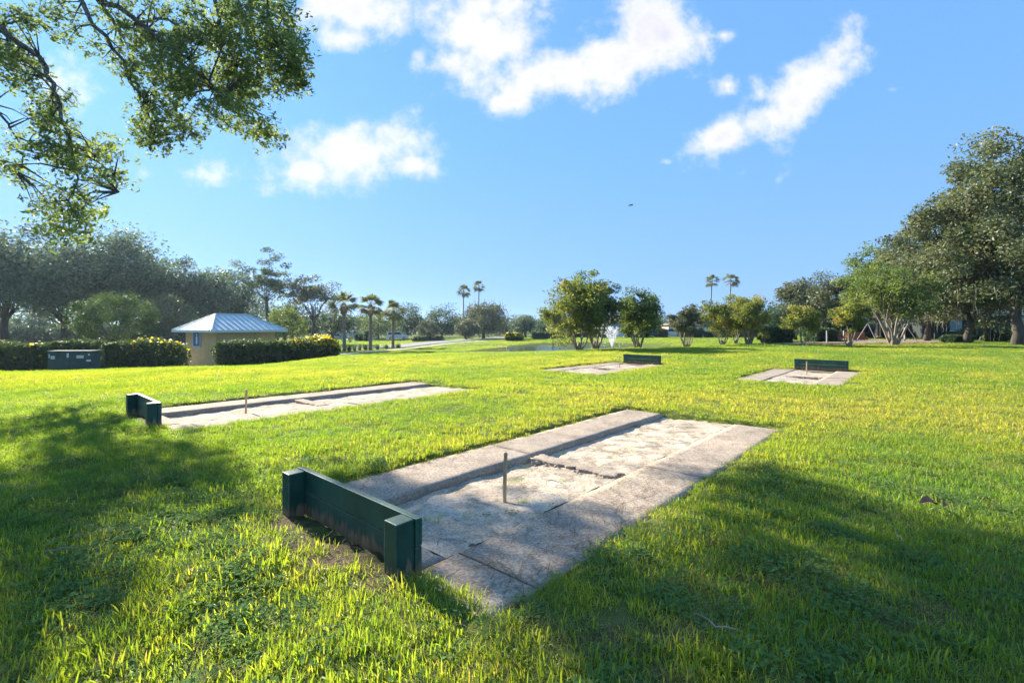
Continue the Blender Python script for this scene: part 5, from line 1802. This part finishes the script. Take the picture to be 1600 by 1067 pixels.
# ------------------------------------------------------------------ playground
M['steel'] = plain('galvanised_tube', [(0.3, (0.26, 0.27, 0.28)), (0.7, (0.36, 0.36, 0.36))], 5, 0.5, metallic=0.6)
M['chain'] = plain('chain_steel', [(0.3, (0.25, 0.25, 0.25)), (0.7, (0.35, 0.35, 0.35))], 9, 0.5, metallic=0.7)
M['yellow'] = plain('yellow_plastic', [(0.3, (0.65, 0.45, 0.03)), (0.7, (0.75, 0.55, 0.05))], 5, 0.5)
M['timber'] = plain('orange_brown_timber', [(0.3, (0.30, 0.12, 0.045)), (0.7, (0.46, 0.21, 0.085))], 4, 0.75, stretch=(1, 1, 5))
M['greywood'] = plain('weathered_post', [(0.3, (0.38, 0.35, 0.30)), (0.7, (0.52, 0.49, 0.43))], 4, 0.85)
pA, pB = on_ground(1356, 43), on_ground(1414, 45)
sw = empty('swing_set', (pA.x, pA.y, pA.z), math.atan2(pB.y - pA.y, pB.x - pA.x))
tag(sw, 'grey tubular swing set with a yellow seat on the mulch', 'swing set')
SL = (pB - pA).length
SH = at(0, 505, 43).z - pA.z
MB().tube([(0, 0, SH), (SL, 0, SH)], 0.045, 8).build('top_bar', M['steel'], sw)
for x in (0, SL):
    for s in (-1, 1):
        MB().tube([(x, 0, SH), (x + (-.25 if x == 0 else .25), s * .95, -.1)], 0.03, 8).build('leg', M['steel'], sw)
for k, x in enumerate((SL * .28, SL * .7)):
    st = MB().box(x - .24, x + .24, -.09, .09, .48, .53).build('seat', M['yellow' if k == 0 else 'tyre'], sw, bevel=0.01)
    for s in (-1, 1):
        MB().tube([(x + s * .22, 0, .52), (x + s * .22, 0, SH)], 0.012, 5).build('chain', M['chain'], st)


def bench(label, u, Y, rz):
    p = on_ground(u, Y)
    rt = empty('bench', p, R(rz))
    tag(rt, label, 'bench', 'timber benches by the playground')
    for k in range(3):
        MB().box(-.95, .95, -.28 + k * .17, -.13 + k * .17, .42, .46).build('seat_slat', M['timber'], rt, bevel=0.006)
    for k in range(4):
        MB().box(-.95, .95, .25, .29, .14 + k * .19, .31 + k * .19).build('back_slat', M['timber'], rt, bevel=0.006)
    for k in range(2):
        MB().box(-.95, .95, -.30, -.26, .05 + k * .18, .21 + k * .18).build('front_slat', M['timber'], rt, bevel=0.006)
    for x in (-.85, .85):
        MB().box(x - .05, x + .05, -.255, -.16, -.1, .415).build('leg', M['timber'], rt)
        MB().box(x - .05, x + .05, .295, .38, -.1, .92).build('leg', M['timber'], rt)


bench('brown timber bench left of the pale stemmed crape myrtle', 1303, 49, 4)
bench('orange brown timber bench left of the swing set', 1339, 50, -4)
for k, (u, Y, vt, lab) in enumerate([(1318.5, 46, 517, 'short pale post beside the pale stemmed crape myrtle'), (1292, 42, 517, 'thin dark post on the mulch near the small crape myrtle'), (1413.5, 44, 512, 'pale post at the right end of the mulch')]):
    p = on_ground(u, Y)
    h = at(0, vt, Y).z - p.z
    rt = empty('post', p)
    tag(rt, lab, 'post', 'posts by the playground')
    MB().box(-.05, .05, -.05, .05, -.2, h).build('shaft', M['greywood' if k != 1 else 'chain'], rt, bevel=0.01)
    MB().add([(-.065, -.065, h), (.065, -.065, h), (.065, .065, h), (-.065, .065, h), (0, 0, h + .05)], [(0, 1, 4), (1, 2, 4), (2, 3, 4), (3, 0, 4), (3, 2, 1, 0)]).build('cap', M['greywood' if k != 1 else 'chain'], rt)
# timber edging of the mulch
ed = [on_ground(u, Y) for u, Y in [(1240, 46.6), (1290, 46), (1330, 46)]]
for k in range(2):
    a_, b_ = ed[k], ed[k + 1]
    o = MB().tube([a_ + Vector((0, 0, .12)), b_ + Vector((0, 0, .12))], 0.09, 6).build('timber_edging', M['bark_oak'])
    tag(o, ('dark timber edging left of the thin dark post', 'dark timber edging in front of the brown bench')[k], 'edging', 'timber edgings of the mulch')

# yellow hydrant marker by the first palm
p = on_ground(547, 92)
rt = empty('marker_post', p)
tag(rt, 'pale yellow marker post right of the first palm', 'post')
MB().box(-.28, .28, -.05, .05, 0.1, 1.05).build('panel', M['yellow'], rt, bevel=.02)
for x in (-.2, .2):
    MB().box(x - .04, x + .04, .052, .12, -.2, 1.0).build('leg', M['greywood'], rt)

# ------------------------------------------------------------------ bird, fallen twigs and leaves
M['bird'] = plain('dark_feathers', [(0.3, (0.012, 0.012, 0.014)), (0.7, (0.03, 0.03, 0.032))], 9, 0.6)
bp = at(986, 321, 60)
bd = empty('bird', bp, R(25))
tag(bd, 'small dark bird gliding in the open sky', 'bird')
MB().tube([(-.30, 0, 0), (-.22, 0, .0), (-.05, 0, .02), (.12, 0, .02), (.22, 0, .03), (.30, 0, .02)], [.05, .05, .075, .07, .045, .01], 8).build('body', M['bird'], bd, smooth=True)
for s in (-1, 1):
    MB().add([(.10, s * .05, .03), (.12, s * .30, .10), (.02, s * .55, .0), (-.10, s * .50, .0), (-.10, s * .25, .08), (-.10, s * .05, .03),
              (.10, s * .05, .045), (.12, s * .30, .115), (.02, s * .55, .012), (-.10, s * .50, .012), (-.10, s * .25, .095), (-.10, s * .05, .045)],
             [(0, 1, 2, 3, 4, 5), (11, 10, 9, 8, 7, 6)] + [(i, i + 6, (i + 1) % 6 + 6, (i + 1) % 6) for i in range(6)]).build('wing', M['bird'], bd)
TW = [(1115, 990, 0.2, 130, 'pale stick lying in the shaded grass at the lower right'), (870, 748, 0.17, -30, 'short dark twig on the slab right of the near stake'), (95, 870, 0.16, 40, 'thin pale twig in the grass at the lower left'),
      (1405, 850, 0.22, 60, 'pale twig in the sunny grass on the right'), (790, 880, 0.22, -60, 'thin dry stalk on the near end of the right slab')]
r = np.random.default_rng(12)
for (u, v, ln, az, lab) in TW:
    Y = CAMH * F / (v - HOR)
    x = wx(u, Y)
    zz = -0.03 if pit_sd(np.array([x]), np.array([Y]))[0] < 0 else 0.055
    pts = [Vector((ln * (t - .5), r.normal(0, .012), r.normal(0, .006))) for t in np.linspace(0, 1, 6)]
    o = MB().tube(pts, [.0035, .004, .004, .0034, .0028, .0015], 6).build('twig', M['bark_pale'])
    o.location = (x, Y, zz)
    o.rotation_euler = (0, R(4), R(az))
    tag(o, lab, 'twig', 'fallen twigs')
M['deadleaf'] = plain('dead_leaf', [(0.3, (0.16, 0.07, 0.03)), (0.7, (0.32, 0.16, 0.08))], 20, 0.7)
for (u, v, s, lab) in [(1450, 803, .075, 'left one of two curled brown leaves in the sunny grass'), (1477, 806, .06, 'right one of two curled brown leaves in the sunny grass'), (738, 846, .03, 'small curled brown leaf on the right slab near the backstop')]:
    Y = CAMH * F / (v - HOR)
    x = wx(u, Y)
    zz = -0.035 if pit_sd(np.array([x]), np.array([Y]))[0] < 0 else 0.07
    n = 8
    V, Fq = [], []
    for i in range(n + 1):
        t = i / n
        w = s * .45 * math.sin(math.pi * min(1, t * .96 + .04)) ** .8
        for q in (-1, 0, 1):
            V.append((s * 2 * (t - .5), q * w, abs(q) * w * .8 + .3 * s * math.sin(t * 3)))
    for i in range(n):
        for q in range(2):
            a_ = i * 3 + q
            Fq.append((a_, a_ + 1, a_ + 4, a_ + 3))
    o = obj('dead_leaf', mesh_np('dead_leaf', V, Fq, M['deadleaf'], smooth=True), None, (x, Y, zz))
    o.rotation_euler = (R(20), R(10), R(u))
    tag(o, lab, 'leaf', 'fallen brown leaves')

# ------------------------------------------------------------------ thin air volume added to imitate the lens flare veil and lift shadows
m, nt, out = new_mat('flare_veil_air')
pv = N(nt, 'ShaderNodeVolumePrincipled', i_Density=0.00026, i_Anisotropy=0.55)
pv.inputs['Color'].default_value = (0.62, 0.82, 1.0, 1)
nt.links.new(pv.outputs[0], out.inputs['Volume'])
tag(MB().box(-2600, 2600, -420, 3600, -3.2, 26).build('flare_veil', m), 'added thin pale air imitating a lens flare veil over the left trees', 'flare_veil', kind='stuff')
